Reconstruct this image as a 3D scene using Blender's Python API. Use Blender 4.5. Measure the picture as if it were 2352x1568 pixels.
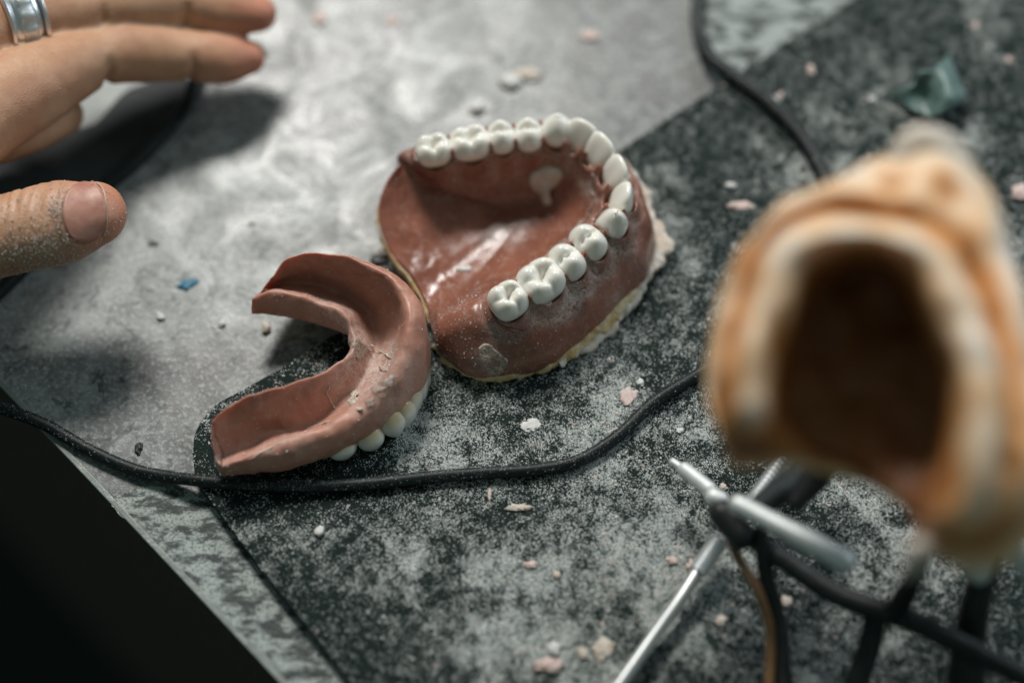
import bpy, math, random
import numpy as np
from mathutils import Vector, Matrix, noise as mnoise
random.seed(7); rng = np.random.default_rng(11)
for o in list(bpy.data.objects): bpy.data.objects.remove(o)
S = bpy.context.scene; COL = S.collection
# ------------------------------------------------------------ camera, light, exposure (1 unit = 1 cm)
ELEV = math.radians(60); DIST = 42.0; LENS = 63.0; SENS = 36.0
cd = bpy.data.cameras.new('camera'); cam = bpy.data.objects.new('camera', cd); COL.objects.link(cam); S.camera = cam
cam.location = (0, -DIST*math.cos(ELEV), DIST*math.sin(ELEV))
cam.rotation_euler = (math.pi/2-ELEV, 0, 0)
cd.lens = LENS; cd.sensor_width = SENS; cd.clip_start = .5; cd.clip_end = 600
cd.dof.use_dof = True; cd.dof.focus_distance = 40.3; cd.dof.aperture_fstop = 0.032; cd.dof.aperture_blades = 0
W = bpy.data.worlds.new('World'); S.world = W; W.use_nodes = True
bg = W.node_tree.nodes['Background']; bg.inputs[0].default_value = (.50, .74, .70, 1); bg.inputs[1].default_value = .15
def area(name, loc, target, size, sizey, power, col):
    l = bpy.data.lights.new(name, 'AREA'); l.shape = 'RECTANGLE'; l.size = size; l.size_y = sizey; l.energy = power; l.color = col
    o = bpy.data.objects.new(name, l); COL.objects.link(o); o.location = loc
    o.rotation_euler = (Vector(target)-Vector(loc)).to_track_quat('-Z', 'Y').to_euler(); return o
area('window_light', (-15, 65, 78), (0, 2, 0), 28, 20, 91000, (1, .975, .93))
area('side_window_light', (75, 45, 48), (6, 0, 6), 34, 34, 26000, (.80, .90, 1))
S.view_settings.view_transform = 'Standard'; S.view_settings.look = 'None'; S.view_settings.exposure = .12; S.view_settings.gamma = 1
S.render.engine = 'CYCLES'
try: S.cycles.use_denoising = True
except Exception: pass
# ------------------------------------------------------------ helpers
CL = np.array(cam.location); fw = np.array([0, math.cos(ELEV), -math.sin(ELEV)]); up = np.array([0, math.sin(ELEV), math.cos(ELEV)]); rt = np.array([1., 0, 0])
def P(px, py, h=0.0):
    """point on the level plane z=h seen at (px,py) of a 2352x1568 view"""
    k = SENS/LENS/2352
    d = fw+rt*((px-1176)*k)-up*((py-784)*k)
    t = (h-CL[2])/d[2]
    return CL+d*t
def PP(l): return np.array([P(*p) for p in l])
def tag(o, label=None, cat=None, group=None, kind=None):
    if label: o['label'] = label
    if cat: o['category'] = cat
    if group: o['group'] = group
    if kind: o['kind'] = kind
    return o
def empty(name, loc=(0, 0, 0)):
    o = bpy.data.objects.new(name, None); COL.objects.link(o); o.location = loc; return o
def link(name, me, mat=None, parent=None, smooth=True):
    o = bpy.data.objects.new(name, me); COL.objects.link(o)
    if mat is not None and not me.materials: me.materials.append(mat)
    if smooth: me.polygons.foreach_set('use_smooth', [True]*len(me.polygons))
    if parent is not None:
        o.parent = parent; o.matrix_parent_inverse = Matrix.Translation(-Vector(parent.location))
    return o
def mesh(verts, faces, name='m'):
    me = bpy.data.meshes.new(name); me.from_pydata([tuple(map(float, v)) for v in verts], [], faces); me.update(); return me
def cr(p, n, closed=False):
    """Catmull-Rom through rows of p, n samples per span"""
    p = np.asarray(p, float); m = len(p); out = []
    spans = m if closed else m-1
    g = (lambda i: p[i % m]) if closed else (lambda i: p[i] if 0 <= i < m else (2*p[0]-p[1] if i < 0 else 2*p[-1]-p[-2]))
    for i in range(spans):
        a, b, c, d = g(i-1), g(i), g(i+1), g(i+2)
        for t in np.arange(n)/n:
            out.append(.5*((2*b)+(c-a)*t+(2*a-5*b+4*c-d)*t*t+(-a+3*b-3*c+d)*t**3))
    if not closed: out.append(p[-1])
    return np.array(out)
def grid_faces(nu, nv, cu=False, cv=False):
    f = []
    for i in range(nu if cu else nu-1):
        for j in range(nv if cv else nv-1):
            a = i*nv+j; b = ((i+1) % nu)*nv+j; c = ((i+1) % nu)*nv+(j+1) % nv; d = i*nv+(j+1) % nv
            f.append((a, b, c, d))
    return f
def nz(p, s, seed=0): return mnoise.noise(Vector((p[0]*s+seed, p[1]*s+seed*.7, p[2]*s-seed)))
def fbm(p, s, seed=0): return nz(p, s, seed)+.5*nz(p, s*2.1, seed+5)+.25*nz(p, s*4.3, seed+9)
def vnoise(x, y, s, seed):
    r = np.random.default_rng(seed).random((257, 257)); x = x*s+300; y = y*s+300
    xi = np.floor(x).astype(int); yi = np.floor(y).astype(int); fx = x-xi; fy = y-yi
    fx = fx*fx*(3-2*fx); fy = fy*fy*(3-2*fy); a = lambda i, j: r[(xi+i) % 257, (yi+j) % 257]
    return (a(0, 0)*(1-fx)+a(1, 0)*fx)*(1-fy)+(a(0, 1)*(1-fx)+a(1, 1)*fx)*fy
def tube(path, rad, name, mat, parent=None, n=6, seg=14, flat=1.0, caps=True, wob=0.0, asmesh=False):
    """swept round tube with rounded ends; rad: list per path point"""
    q = np.column_stack([np.asarray(path, float), np.asarray(rad, float)]); q = cr(q, n)
    pts, r = q[:, :3], q[:, 3]
    tan = np.gradient(pts, axis=0); tan /= np.linalg.norm(tan, axis=1)[:, None]
    if caps:
        r0, r1 = r[0], r[-1]
        pa, ra, ta, pb, rb, tb = [], [], [], [], [], []
        for a in (88, 75, 60, 45, 30, 15):
            a = math.radians(a)
            pa.append(pts[0]-tan[0]*r0*math.sin(a)); ra.append(r0*math.cos(a)); ta.append(tan[0])
        for a in (15, 30, 45, 60, 75, 88):
            a = math.radians(a)
            pb.append(pts[-1]+tan[-1]*r1*math.sin(a)); rb.append(r1*math.cos(a)); tb.append(tan[-1])
        pts = np.vstack([pa, pts, pb]); r = np.concatenate([ra, r, rb]); tan = np.vstack([ta, tan, tb])
    V = []
    for p, t, rr in zip(pts, tan, r):
        s = np.cross(t, [0, 0, 1.]); s = s/np.linalg.norm(s) if np.linalg.norm(s) > 1e-3 else np.array([1., 0, 0]); u = np.cross(s, t)
        for k in range(seg):
            a = 2*math.pi*k/seg
            v = p+(s*math.cos(a)+u*math.sin(a)*flat)*rr
            if wob: v = v+(v-p)*wob*nz(v, 3, 2)
            V.append(v)
    F = grid_faces(len(pts), seg, False, True)
    F.append(tuple(range(seg))[::-1]); F.append(tuple(range(len(V)-seg, len(V))))
    if asmesh: return V, F
    return link(name, mesh(V, F, name), mat, parent)
def join(parts):
    V, F = [], []
    for v, f in parts:
        o = len(V); V += list(v); F += [tuple(i+o for i in t) for t in f]
    return V, F
# ------------------------------------------------------------ materials
def mat(name, base, rough=.5, **k):
    m = bpy.data.materials.new(name); m.use_nodes = True; b = m.node_tree.nodes['Principled BSDF']
    b.inputs['Base Color'].default_value = (*base, 1); b.inputs['Roughness'].default_value = rough
    for kk, v in k.items(): b.inputs[kk.replace('_', ' ')].default_value = v
    return m
class N:
    def __init__(s, m): s.t = m.node_tree; s.b = s.t.nodes['Principled BSDF']; s.tc = s.t.nodes.new('ShaderNodeTexCoord').outputs['Object']
    def n(s, typ, **k):
        x = s.t.nodes.new(typ)
        for a, v in k.items(): setattr(x, a, v)
        return x
    def l(s, a, b): s.t.links.new(a, b)
    def noise(s, scale, detail=4, rough=.6, dist=0, vec=None):
        x = s.n('ShaderNodeTexNoise'); x.inputs['Scale'].default_value = scale; x.inputs['Detail'].default_value = detail
        x.inputs['Roughness'].default_value = rough; x.inputs['Distortion'].default_value = dist; s.l(vec or s.tc, x.inputs['Vector']); return x.outputs['Fac']
    def vor(s, scale, feature='F1', vec=None):
        x = s.n('ShaderNodeTexVoronoi'); x.feature = feature; x.inputs['Scale'].default_value = scale; s.l(vec or s.tc, x.inputs['Vector']); return x.outputs['Distance']
    def ramp(s, f, stops):
        x = s.n('ShaderNodeValToRGB'); e = x.color_ramp.elements
        while len(e) < len(stops): e.new(.5)
        for i, (p, c) in enumerate(stops):
            e[i].position = p; e[i].color = (*c, 1) if hasattr(c, '__len__') else (c, c, c, 1)
        s.l(f, x.inputs[0]); return x.outputs[0]
    def mix(s, f, a, b, mode='MIX'):
        x = s.n('ShaderNodeMix', data_type='RGBA', blend_type=mode)
        for sock, v in ((x.inputs[0], f), (x.inputs[6], a), (x.inputs[7], b)):
            if isinstance(v, (int, float)): sock.default_value = v if sock is x.inputs[0] else (v, v, v, 1)
            elif isinstance(v, tuple): sock.default_value = (*v, 1)
            else: s.l(v, sock)
        return x.outputs[2]
    def math(s, op, a, b=0.0):
        x = s.n('ShaderNodeMath', operation=op)
        for i, v in enumerate((a, b)):
            if isinstance(v, (int, float)): x.inputs[i].default_value = v
            else: s.l(v, x.inputs[i])
        return x.outputs[0]
    def col(s, c): s.l(c, s.b.inputs['Base Color'])
    def rough(s, c): s.l(c, s.b.inputs['Roughness'])
    def bump(s, h, d=.05, st=1.0):
        x = s.n('ShaderNodeBump'); x.inputs['Distance'].default_value = d; x.inputs['Strength'].default_value = st
        s.l(h, x.inputs['Height']); s.l(x.outputs[0], s.b.inputs['Normal'])

def m_table():
    m = mat('stained_laminate', (.25, .26, .25), .4); n = N(m)
    big = n.noise(.22, 5, .62, .6); mid = n.noise(.9, 6, .65, .4); fine = n.noise(9, 5, .7)
    c = n.mix(n.ramp(big, [(.40, 0), (.60, 1)]), (.115, .110, .112), (.205, .218, .21))
    c = n.mix(n.ramp(mid, [(.48, 0), (.64, .6)]), c, (.33, .35, .34))
    stain = n.noise(1.3, 5, .6, 1.5)
    c = n.mix(n.ramp(stain, [(.38, .85), (.47, 0)]), c, (.05, .06, .06))
    c = n.mix(n.ramp(fine, [(.5, 0), (.62, .7)]), c, (.42, .44, .42)); c = n.mix(n.ramp(n.noise(5, 5, .7), [(.36, .75), (.46, 0)]), c, (.10, .11, .108))
    sp = n.vor(7); spn = n.noise(2.4, 3)
    c = n.mix(n.math('MULTIPLY', n.ramp(sp, [(.06, .8), (.16, 0)]), n.ramp(spn, [(.5, 0), (.6, 1)])), c, (.62, .62, .6))
    n.col(c)
    n.rough(n.ramp(n.noise(.55, 6, .7, .8), [(.38, .25), (.62, .46)])); n.b.inputs['Specular IOR Level'].default_value = .36; n.bump(fine, .012, .4); return m
def m_smear():
    m = mat('powdery_stone', (.4, .42, .4), .6); n = N(m)
    mp = n.n('ShaderNodeMapping'); mp.inputs['Scale'].default_value = (1.0, 2.2, 1); mp.inputs['Rotation'].default_value = (0, 0, .6); n.l(n.tc, mp.inputs[0])
    a = n.noise(1.3, 12, .70, .15, mp.outputs[0]); f = n.noise(16, 4, .7)
    c = n.ramp(a, [(.425, (.012, .020, .019)), (.47, (.09, .11, .105)), (.51, (.35, .39, .37)), (.7, (.44, .48, .455))])
    c = n.mix(n.ramp(f, [(.40, .8), (.5, 0)]), c, (.05, .065, .06)); n.col(c); n.bump(f, .02, .4); return m
def m_mat():
    m = mat('dusty_rubber_mat', (.012, .02, .02), .55); n = N(m)
    big = n.noise(.35, 5, .6, .5); f = n.noise(26, 3, .75); f2 = n.noise(60, 2, .6); leather = n.vor(14)
    at = n.n('ShaderNodeAttribute', attribute_name='drift').outputs['Fac']; f = n.noise(17, 5, .8)
    thr = n.math('ADD', f, n.math('MULTIPLY', n.math('SUBTRACT', at, .45), .15))
    d1 = n.ramp(thr, [(.57, 0), (.60, .8)]); d2 = n.ramp(n.math('ADD', f2, n.math('MULTIPLY', n.math('SUBTRACT', at, .5), .3)), [(.67, 0), (.70, .35)])
    c = n.mix(d2, (.0040, .0135, .0115), (.18, .2, .19)); c = n.mix(d1, c, (.50, .535, .51)); n.col(c)
    n.rough(n.mix(d1, .62, .9)); n.b.inputs['Specular IOR Level'].default_value = .16; n.bump(n.math('ADD', leather, n.math('MULTIPLY', thr, 1.5)), .02, .6); return m
def m_wax(name, base, dark, powder=.35, r0=.22, r1=.5, sss=.25):
    m = mat(name, base, .3, Subsurface_Weight=sss, Subsurface_Scale=.25); m.node_tree.nodes['Principled BSDF'].inputs['Subsurface Radius'].default_value = (1, .35, .2)
    n = N(m); a = n.noise(.9, 5, .6, .5); b = n.noise(5, 5, .65, .6); f = n.noise(30, 3, .7)
    c = n.mix(n.ramp(a, [(.35, 0), (.68, 1)]), dark, base)
    at = n.n('ShaderNodeAttribute', attribute_name='powder').outputs['Fac']; st_ = n.noise(7, 6, .75, 1.6)
    pw = n.math('MULTIPLY', n.ramp(b, [(.52, 0), (.72, powder)]), n.ramp(f, [(.35, .3), (.6, 1)]))
    pw = n.math('MAXIMUM', pw, n.math('MULTIPLY', at, n.ramp(st_, [(.40, .05), (.62, .95)])))
    c = n.mix(pw, c, (.70, .61, .56))
    c = n.mix(n.math('MULTIPLY', n.ramp(n.vor(11), [(.05, .7), (.11, 0)]), n.ramp(n.noise(3, 3), [(.5, 0), (.58, 1)])), c, (.62, .5, .45)); n.col(c)
    n.rough(n.math('ADD', n.ramp(b, [(.3, r0), (.7, r1)]), n.math('MULTIPLY', pw, .4))); n.bump(n.math('ADD', n.math('MULTIPLY', b, .35), n.math('MULTIPLY', f, .12)), .05, .35); return m
def m_tooth():
    m = mat('tooth_acrylic', (.78, .76, .69), .17, Subsurface_Weight=.35, Subsurface_Scale=.15, Coat_Weight=.4, Coat_Roughness=.08)
    m.node_tree.nodes['Principled BSDF'].inputs['Subsurface Radius'].default_value = (1, .8, .55); n = N(m)
    at = n.n('ShaderNodeAttribute', attribute_name='neck').outputs['Fac']; a = n.noise(3, 3)
    c = n.mix(at, (.90, .87, .80), (.76, .56, .28)); c = n.mix(n.ramp(a, [(.45, 0), (.8, .35)]), c, (.82, .78, .68)); n.col(c); return m
M = dict(table=m_table(), smear=m_smear(), mat=m_mat(),
    wax=m_wax('brown_pink_wax', (.315, .125, .080), (.21, .077, .050), .22, .15, .32),
    pink=m_wax('pink_acrylic', (.58, .285, .205), (.42, .178, .122), .42, .32, .56, .35), tooth=m_tooth())
def noisy(name, c0, c1, scale=4, rough=.6, bump=.03, **k):
    m = mat(name, c0, rough, **k); n = N(m); a = n.noise(scale, 5, .65, .4); n.col(n.mix(n.ramp(a, [(.38, 0), (.62, 1)]), c0, c1)); n.bump(a, bump, .8); return m
M['cable'] = noisy('black_cable_rubber', (.004, .008, .008), (.010, .017, .017), 8, .5, .01, Specular_IOR_Level=.3)
M['matside'] = noisy('mat_side_rubber', (.004, .008, .008), (.012, .018, .018), 9, .6)
M['grain'] = noisy('plaster_dust', (.60, .63, .61), (.76, .77, .74), 2, .9)
M['white'] = noisy('white_plaster_crumb', (.62, .62, .59), (.78, .77, .74), 5, .8)
M['pinkchip'] = noisy('pink_acrylic_crumb', (.62, .44, .39), (.72, .60, .56), 5, .6, Subsurface_Weight=.2)
M['flash'] = noisy('cream_plaster_flash', (.62, .50, .40), (.70, .66, .60), 4, .65, .08, Subsurface_Weight=.15)
M['film'] = noisy('clear_resin_film', (.48, .36, .28), (.66, .56, .48), 8, .3, .08, Alpha=.75)
M['yellow'] = noisy('yellow_separating_wax', (.62, .42, .18), (.74, .62, .40), 4, .5, .08, Subsurface_Weight=.2)
M['black'] = noisy('black_metal', (.004, .006, .006), (.014, .017, .017), 5, .45)
M['steel'] = mat('brushed_steel', (.74, .76, .76), .38, Metallic=.8)
M['chrome'] = mat('polished_silver', (.85, .86, .88), .3, Metallic=1.0)
M['aluminium'] = noisy('dull_aluminium', (.70, .73, .72), (.82, .84, .83), 3, .5, .01, Metallic=.35)
M['band'] = noisy('amber_rubber_band', (.20, .10, .04), (.27, .15, .07), 4, .5)
M['greenwax'] = noisy('dark_green_wax', (.10, .17, .155), (.16, .24, .22), 3, .4, .03)
M['slate'] = noisy('hand_shadow_dark', (.018, .022, .024), (.04, .046, .048), .8, .75, .02)  # dark tone for the sheet that stands in for the hand's shadow
M['paper'] = noisy('grey_paper', (.34, .36, .36), (.46, .48, .47), 1.2, .7)
M['blue'] = noisy('blue_wax_fleck', (.01, .13, .22), (.02, .2, .32), 5, .5)
M['floor'] = noisy('dark_floor', (.004, .006, .0055), (.008, .011, .010), .05, .8)
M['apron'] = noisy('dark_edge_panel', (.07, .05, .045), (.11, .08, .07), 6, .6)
M['trim'] = noisy('grey_edge_trim', (.16, .185, .17), (.26, .29, .265), 2, .35)
n_ = N(M['film']); f_ = n_.noise(9, 5, .75, .5); n_.l(n_.ramp(f_, [(.42, .35), (.58, .95)]), n_.b.inputs['Alpha'])
def m_skin():
    m = mat('skin', (.5, .28, .18), .48, Subsurface_Weight=.3, Subsurface_Scale=.35); m.node_tree.nodes['Principled BSDF'].inputs['Subsurface Radius'].default_value = (1, .4, .25)
    n = N(m); a = n.noise(.7, 4, .6); f = n.noise(10, 4, .6)
    c = n.mix(n.ramp(a, [(.38, 0), (.62, 1)]), (.46, .235, .135), (.56, .33, .205))
    at = n.n('ShaderNodeAttribute', attribute_name='flush').outputs['Fac']
    c = n.mix(at, c, (.58, .19, .125)); n.col(n.mix(n.ramp(f, [(.5, 0), (.7, .25)]), c, (.38, .18, .10)))
    v = n.vor(13, 'DISTANCE_TO_EDGE'); n.bump(n.math('ADD', n.math('MULTIPLY', f, .5), v), .02, .5); return m
M['skin'] = m_skin()
M['nail'] = noisy('fingernail', (.42, .185, .14), (.52, .27, .20), 2.5, .45, .02, Subsurface_Weight=.3, Subsurface_Scale=.15)
M['nailtip'] = mat('nail_edge', (.60, .52, .42), .4)
# ------------------------------------------------------------ grains (countless dust as real little chips)
def grains(name, pts, size, m, parent=None, seed=1, flat=.55):
    n = len(pts); r = np.random.default_rng(seed)
    base = np.array([[1, 0, -.5], [-.5, .87, -.5], [-.5, -.87, -.5], [0, 0, .9]])
    V = base[None]*(1+.6*(r.random((n, 4, 3))-.5)); V[:, :, 0] *= (.6+r.random((n, 1))*1.1); V[:, :, 2] *= flat
    a = r.random(n)*6.283; t = (r.random(n)-.5)*.9
    ca, sa, ct, st = np.cos(a), np.sin(a), np.cos(t), np.sin(t)
    x, y, z = V[:, :, 0].copy(), V[:, :, 1].copy(), V[:, :, 2].copy()
    y, z = y*ct[:, None]-z*st[:, None], y*st[:, None]+z*ct[:, None]
    x, y = x*ca[:, None]-y*sa[:, None], x*sa[:, None]+y*ca[:, None]
    V = np.stack([x, y, z], 2)*np.asarray(size).reshape(-1, 1, 1)+np.asarray(pts)[:, None, :]
    F = (np.array([[0, 2, 1], [0, 1, 3], [1, 2, 3], [2, 0, 3]])[None]+(np.arange(n)*4)[:, None, None]).reshape(-1, 3)
    me = bpy.data.meshes.new(name); me.vertices.add(n*4); me.vertices.foreach_set('co', V.reshape(-1))
    me.loops.add(len(F)*3); me.loops.foreach_set('vertex_index', F.reshape(-1).astype(np.int32))
    me.polygons.add(len(F)); me.polygons.foreach_set('loop_start', np.arange(0, len(F)*3, 3, dtype=np.int32)); me.update(calc_edges=True); me.validate()
    o = link(name, me, m, parent, smooth=False); o['kind'] = 'stuff'; return o
def surf_points(V, F, n, seed, upmin=.2, dens=None):
    """random points on the upward faces of quads"""
    r = np.random.default_rng(seed); V = np.asarray(V); Q = np.array([f for f in F if len(f) == 4])
    a, b, c, d = (V[Q[:, i]] for i in range(4)); nn = np.cross(c-a, d-b); ar = np.linalg.norm(nn, axis=1)/2
    nzv = np.abs(nn[:, 2])/(2*ar+1e-12); sgn = np.sign(nn[:, 2]) if np.median(nn[:, 2]) > 0 else -np.sign(nn[:, 2])
    w = ar*(nzv > upmin)
    if dens is not None: w = w*dens((a+c)/2)
    i = r.choice(len(Q), n, p=w/w.sum()); u, v = r.random((2, n, 1))
    return a[i]*(1-u)*(1-v)+b[i]*u*(1-v)+c[i]*u*v+d[i]*(1-u)*v
# ------------------------------------------------------------ floor and work table
e0 = P(0, 887, 0); e1 = P(643, 1568, 0); ed = (e1-e0)/np.linalg.norm(e1-e0); en = np.array([ed[1], -ed[0], 0])   # en points off the table (towards lower left)
if en[0] > 0: en = -en
fl = link('floor', mesh([(-300, -300, -72), (300, -300, -72), (300, 300, -72), (-300, 300, -72)], [(0, 1, 2, 3)]), M['floor']); tag(fl, kind='structure')
table = tag(empty('work_table', tuple(e0)), 'grey stained workbench with a pale edge strip and dark side panel', 'table')
a, b = e0-ed*60, e0+ed*75; inn = -en
def slab(name, p0, p1, w0, w1, z0, z1, m, parent, bev=.0):
    c = [p0+en*w0, p1+en*w0, p1+en*w1, p0+en*w1]
    V = [(q[0], q[1], z) for z in (z0, z1) for q in c]
    o = link(name, mesh(V, [(3, 2, 1, 0), (4, 5, 6, 7), (0, 1, 5, 4), (1, 2, 6, 5), (2, 3, 7, 6), (3, 0, 4, 7)]), m, parent, False)
    if bev:
        bm = o.modifiers.new('b', 'BEVEL'); bm.width = bev; bm.segments = 3
    return o
slab('tabletop', a, b, -110, -.14, -1.8, 0, M['table'], table)
slab('edge_strip', a, b, -.138, 0, -.10, .012, M['trim'], table, .02)
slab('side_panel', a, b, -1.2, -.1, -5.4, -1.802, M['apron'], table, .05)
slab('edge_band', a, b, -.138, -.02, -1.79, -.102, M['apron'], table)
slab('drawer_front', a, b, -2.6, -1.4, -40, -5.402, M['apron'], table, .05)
# near strip of the table left of the mat, coated with smeared plaster
def sheet(pts, z0, z1, name, m, parent=None, bev=0, smooth=False, sub=None):
    n = len(pts); V = [(p[0], p[1], z0) for p in pts]+[(p[0], p[1], z1) for p in pts]
    F = [tuple(range(n))[::-1], tuple(range(n, 2*n))]+[(i, (i+1) % n, n+(i+1) % n, n+i) for i in range(n)]
    o = link(name, mesh(V, F), m, parent, smooth)
    if bev:
        b_ = o.modifiers.new('b', 'BEVEL'); b_.width = bev; b_.segments = 4; b_.limit_method = 'ANGLE'
    return o
def blob_outline(c, seed, amp=.15, n=160):
    q = cr(PP(c)[:, :2], max(4, n//len(c)), True); return [(x+amp*fbm((x, y, 0), 1.3, seed), y+amp*fbm((x, y, 3), 1.3, seed+4)) for x, y in q]
sm = sheet(blob_outline([(262, 1150), (330, 1118), (430, 1128), (520, 1190), (640, 1345), (840, 1600), (900, 1680), (760, 1680), (640, 1540), (480, 1370), (360, 1250), (290, 1185)], 3, .12), .001, .006, 'plaster_smear', M['smear']); tag(sm, 'pale plaster smear drying on the table strip between mat and table edge', 'plaster smear', kind='stuff')
sm2 = sheet(blob_outline([(1600, -60), (1610, 60), (1640, 170), (1680, 190), (1800, 110), (1990, -20), (2060, -80)], 8, .2), .001, .006, 'plaster_smear', M['smear']); tag(sm2, 'whitish plaster smear on the table between the cable and the top edge of the mat', 'plaster smear', kind='stuff')
# ------------------------------------------------------------ mat
MZ = .32
outl = cr(PP([(442, 1040, MZ), (452, 985, MZ), (495, 930, MZ), (560, 893, MZ), (640, 848, MZ)])[:, :2], 10)
outl = list(outl)+[P(1960, -2, MZ)[:2], P(2700, -478, MZ)[:2], P(3600, -300, MZ)[:2], P(3300, 2300, MZ)[:2], P(1392, 2300, MZ)[:2]]+list(cr(PP([(810, 1568, MZ), (705, 1438, MZ), (610, 1320, MZ), (515, 1190, MZ), (466, 1122, MZ), (447, 1085, MZ)])[:, :2], 10))
wm = tag(empty('work_mat', tuple(P(900, 1300, 0))), 'dark green-black rubber mat with rounded corner, covered in pale plaster dust', 'mat')
sheet(outl, .004, MZ-.05, 'mat_side', M['matside'], wm)
cx = np.mean([p[:2] for p in outl], axis=0)
top = sheet(outl, MZ-.048, MZ, 'mat_surface', M['mat'], wm, .02)
# ------------------------------------------------------------ dust on mat and table
def inpoly(x, y, poly):
    c = np.zeros(len(x), bool); n = len(poly); j = n-1
    for i in range(n):
        xi, yi = poly[i][:2]; xj, yj = poly[j][:2]
        if yi != yj: c ^= ((yi > y) != (yj > y)) & (x < (xj-xi)*(y-yi)/(yj-yi)+xi)
        j = i
    return c
def scatter(n, seed, poly, on, zz, dens):
    r = np.random.default_rng(seed); x = r.uniform(-14, 15, n*6); y = r.uniform(-9.2, 12.5, n*6)
    k = (inpoly(x, y, poly) == on) & (r.random(n*6) < dens(x, y)); 
    if not on: k &= ((np.column_stack([x, y])-e0[:2]) @ en[:2]) < -.2
    x, y = x[k][:n], y[k][:n]; return np.column_stack([x, y, np.full(len(x), zz)])
bumps = [(1330, 1010, 1.0, .8), (1230, 1000, .8, .6), (1120, 1060, 1.0, .8), (1000, 1010, 1.1, .8), (1430, 950, .9, .5), (1470, 1200, 1.6, .8), (1560, 1340, 1.5, .7), (1150, 1450, 1.3, .9), (1060, 1430, .7, .9), (900, 1330, .9, .8), (1000, 1230, 1.0, .5), (1350, 1380, 1.3, .5), (1250, 1520, 1.2, .7), (1650, 1000, 1.2, .8), (1560, 1060, 1.0, .6), (1250, 780, 1.2, .15), (1650, 700, 1.4, .35), (2050, 1250, 1.5, .6), (1900, 1480, 1.5, .6)]
bw = [(P(a_, b_, MZ), c_, d_) for a_, b_, c_, d_ in bumps]
def dlow(x, y):
    v = .9*np.clip((vnoise(x, y, .55, 1)*.45+vnoise(x, y, 1.3, 2)*.35+vnoise(x, y, 3.2, 3)*.2-.44)*3.4, 0, 1)
    for p, s, w in bw: v = v+w*1.1*np.exp(-((x-p[0])**2+(y-p[1])**2)/(s*s*.7))*(.25+1.5*np.clip(vnoise(x, y, 2.4, 5)-.15, 0, 1))
    w_ = np.clip((vnoise(x+.6*y, y-.5*x, 1.1, 15)-.36)*5, 0, 1); v = v*(.45+.55*w_)
    for a_, b_, s, w in ((640, 1330, 1.7, .8), (1040, 880, .9, .8), (1500, 720, .8, .5), (1990, 10, 1.6, .9), (1850, 90, 1.1, .9), (1740, 180, .9, .7), (620, 860, 1.3, .8), (820, 1240, .8, .4), (2000, 160, 2., .4)):
        q = P(a_, b_, MZ); v = v*(1-w*np.exp(-((x-q[0])**2+(y-q[1])**2)/(s*s)))
    q = P(1200, 950, MZ); v = .07+.93*v+.28*np.exp(-((x-q[0])**2+(y-q[1])**2)/7.)*np.clip(vnoise(x, y, 1.5, 77)*2-.3, 0, 1); return np.clip(v, 0, 1)**.8
def dmat(x, y):
    return np.clip((.035+dlow(x, y))*np.clip((vnoise(x, y, 6, 6)-.2)*2.2, .08, 1), 0, 1)
def dmat_old(x, y):
    v = .10
    for p, s, w in bw: v = v+w*1.5*np.exp(-((x-p[0])**2+(y-p[1])**2)/(s*s))*(.4+1.2*vnoise(x, y, 3, 5))
    v = v*np.clip((vnoise(x, y, 7, 6)-.2)*2, .15, 1)
    sh = P(640, 1330, MZ); v *= 1-.6*np.exp(-((x-sh[0])**2+(y-sh[1])**2)/3.)
    return np.clip(v*.8, 0, 1)
gx, gy = np.meshgrid(np.arange(-14, 15.3, .1), np.arange(-9.4, 13.2, .1), indexing='ij'); gi = inpoly(gx.ravel(), gy.ravel(), outl).reshape(gx.shape)
ok = gi[:-1, :-1] & gi[1:, :-1] & gi[:-1, 1:] & gi[1:, 1:]; ny_ = gx.shape[1]; ii, jj = np.nonzero(ok); q0 = ii*ny_+jj
used = np.zeros(gx.size, int)-1; qs = np.stack([q0, q0+ny_, q0+ny_+1, q0+1], 1); uq = np.unique(qs); used[uq] = np.arange(len(uq))
ms = mesh(np.column_stack([gx.ravel()[uq], gy.ravel()[uq], np.full(len(uq), MZ+.004)]), used[qs].tolist()); dv = dlow(gx.ravel()[uq], gy.ravel()[uq])
at = ms.attributes.new('drift', 'FLOAT', 'POINT'); at.data.foreach_set('value', dv); link('dusty_surface', ms, M['mat'], wm, False)
pts = scatter(270000, 5, outl, True, MZ+.004, dmat)
r_ = np.random.default_rng(3); sz = .0125+.014*r_.random(len(pts))**2+.030*(r_.random(len(pts)) > .985)*r_.random(len(pts))
g = grains('plaster_dust', pts, sz, M['grain'], seed=4); tag(g, 'fine pale plaster dust scattered over the dark mat', 'dust')
pts = scatter(9000, 8, outl, False, .006, lambda x, y: np.clip((vnoise(x, y, .6, 8)*.6+vnoise(x, y, 2.2, 9)*.4-.42)*3, .06, 1))
sz = .009+.024*r_.random(len(pts))**4
g = grains('plaster_dust', pts, sz, M['grain'], seed=6)
pm = scatter(3800, 28, outl, True, MZ+.01, lambda x, y: dmat(x, y)**2*.5+.01); r_ = np.random.default_rng(9); gm = grains('acrylic_grit', pm, .02+.055*r_.random(len(pm))**3, M['pinkchip'], seed=16); tag(gm, 'coarser pale pink grit among the dust on the mat', 'grit')
g_t = g; tag(g, 'sparse pale grit scattered over the grey tabletop', 'dust')
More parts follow.
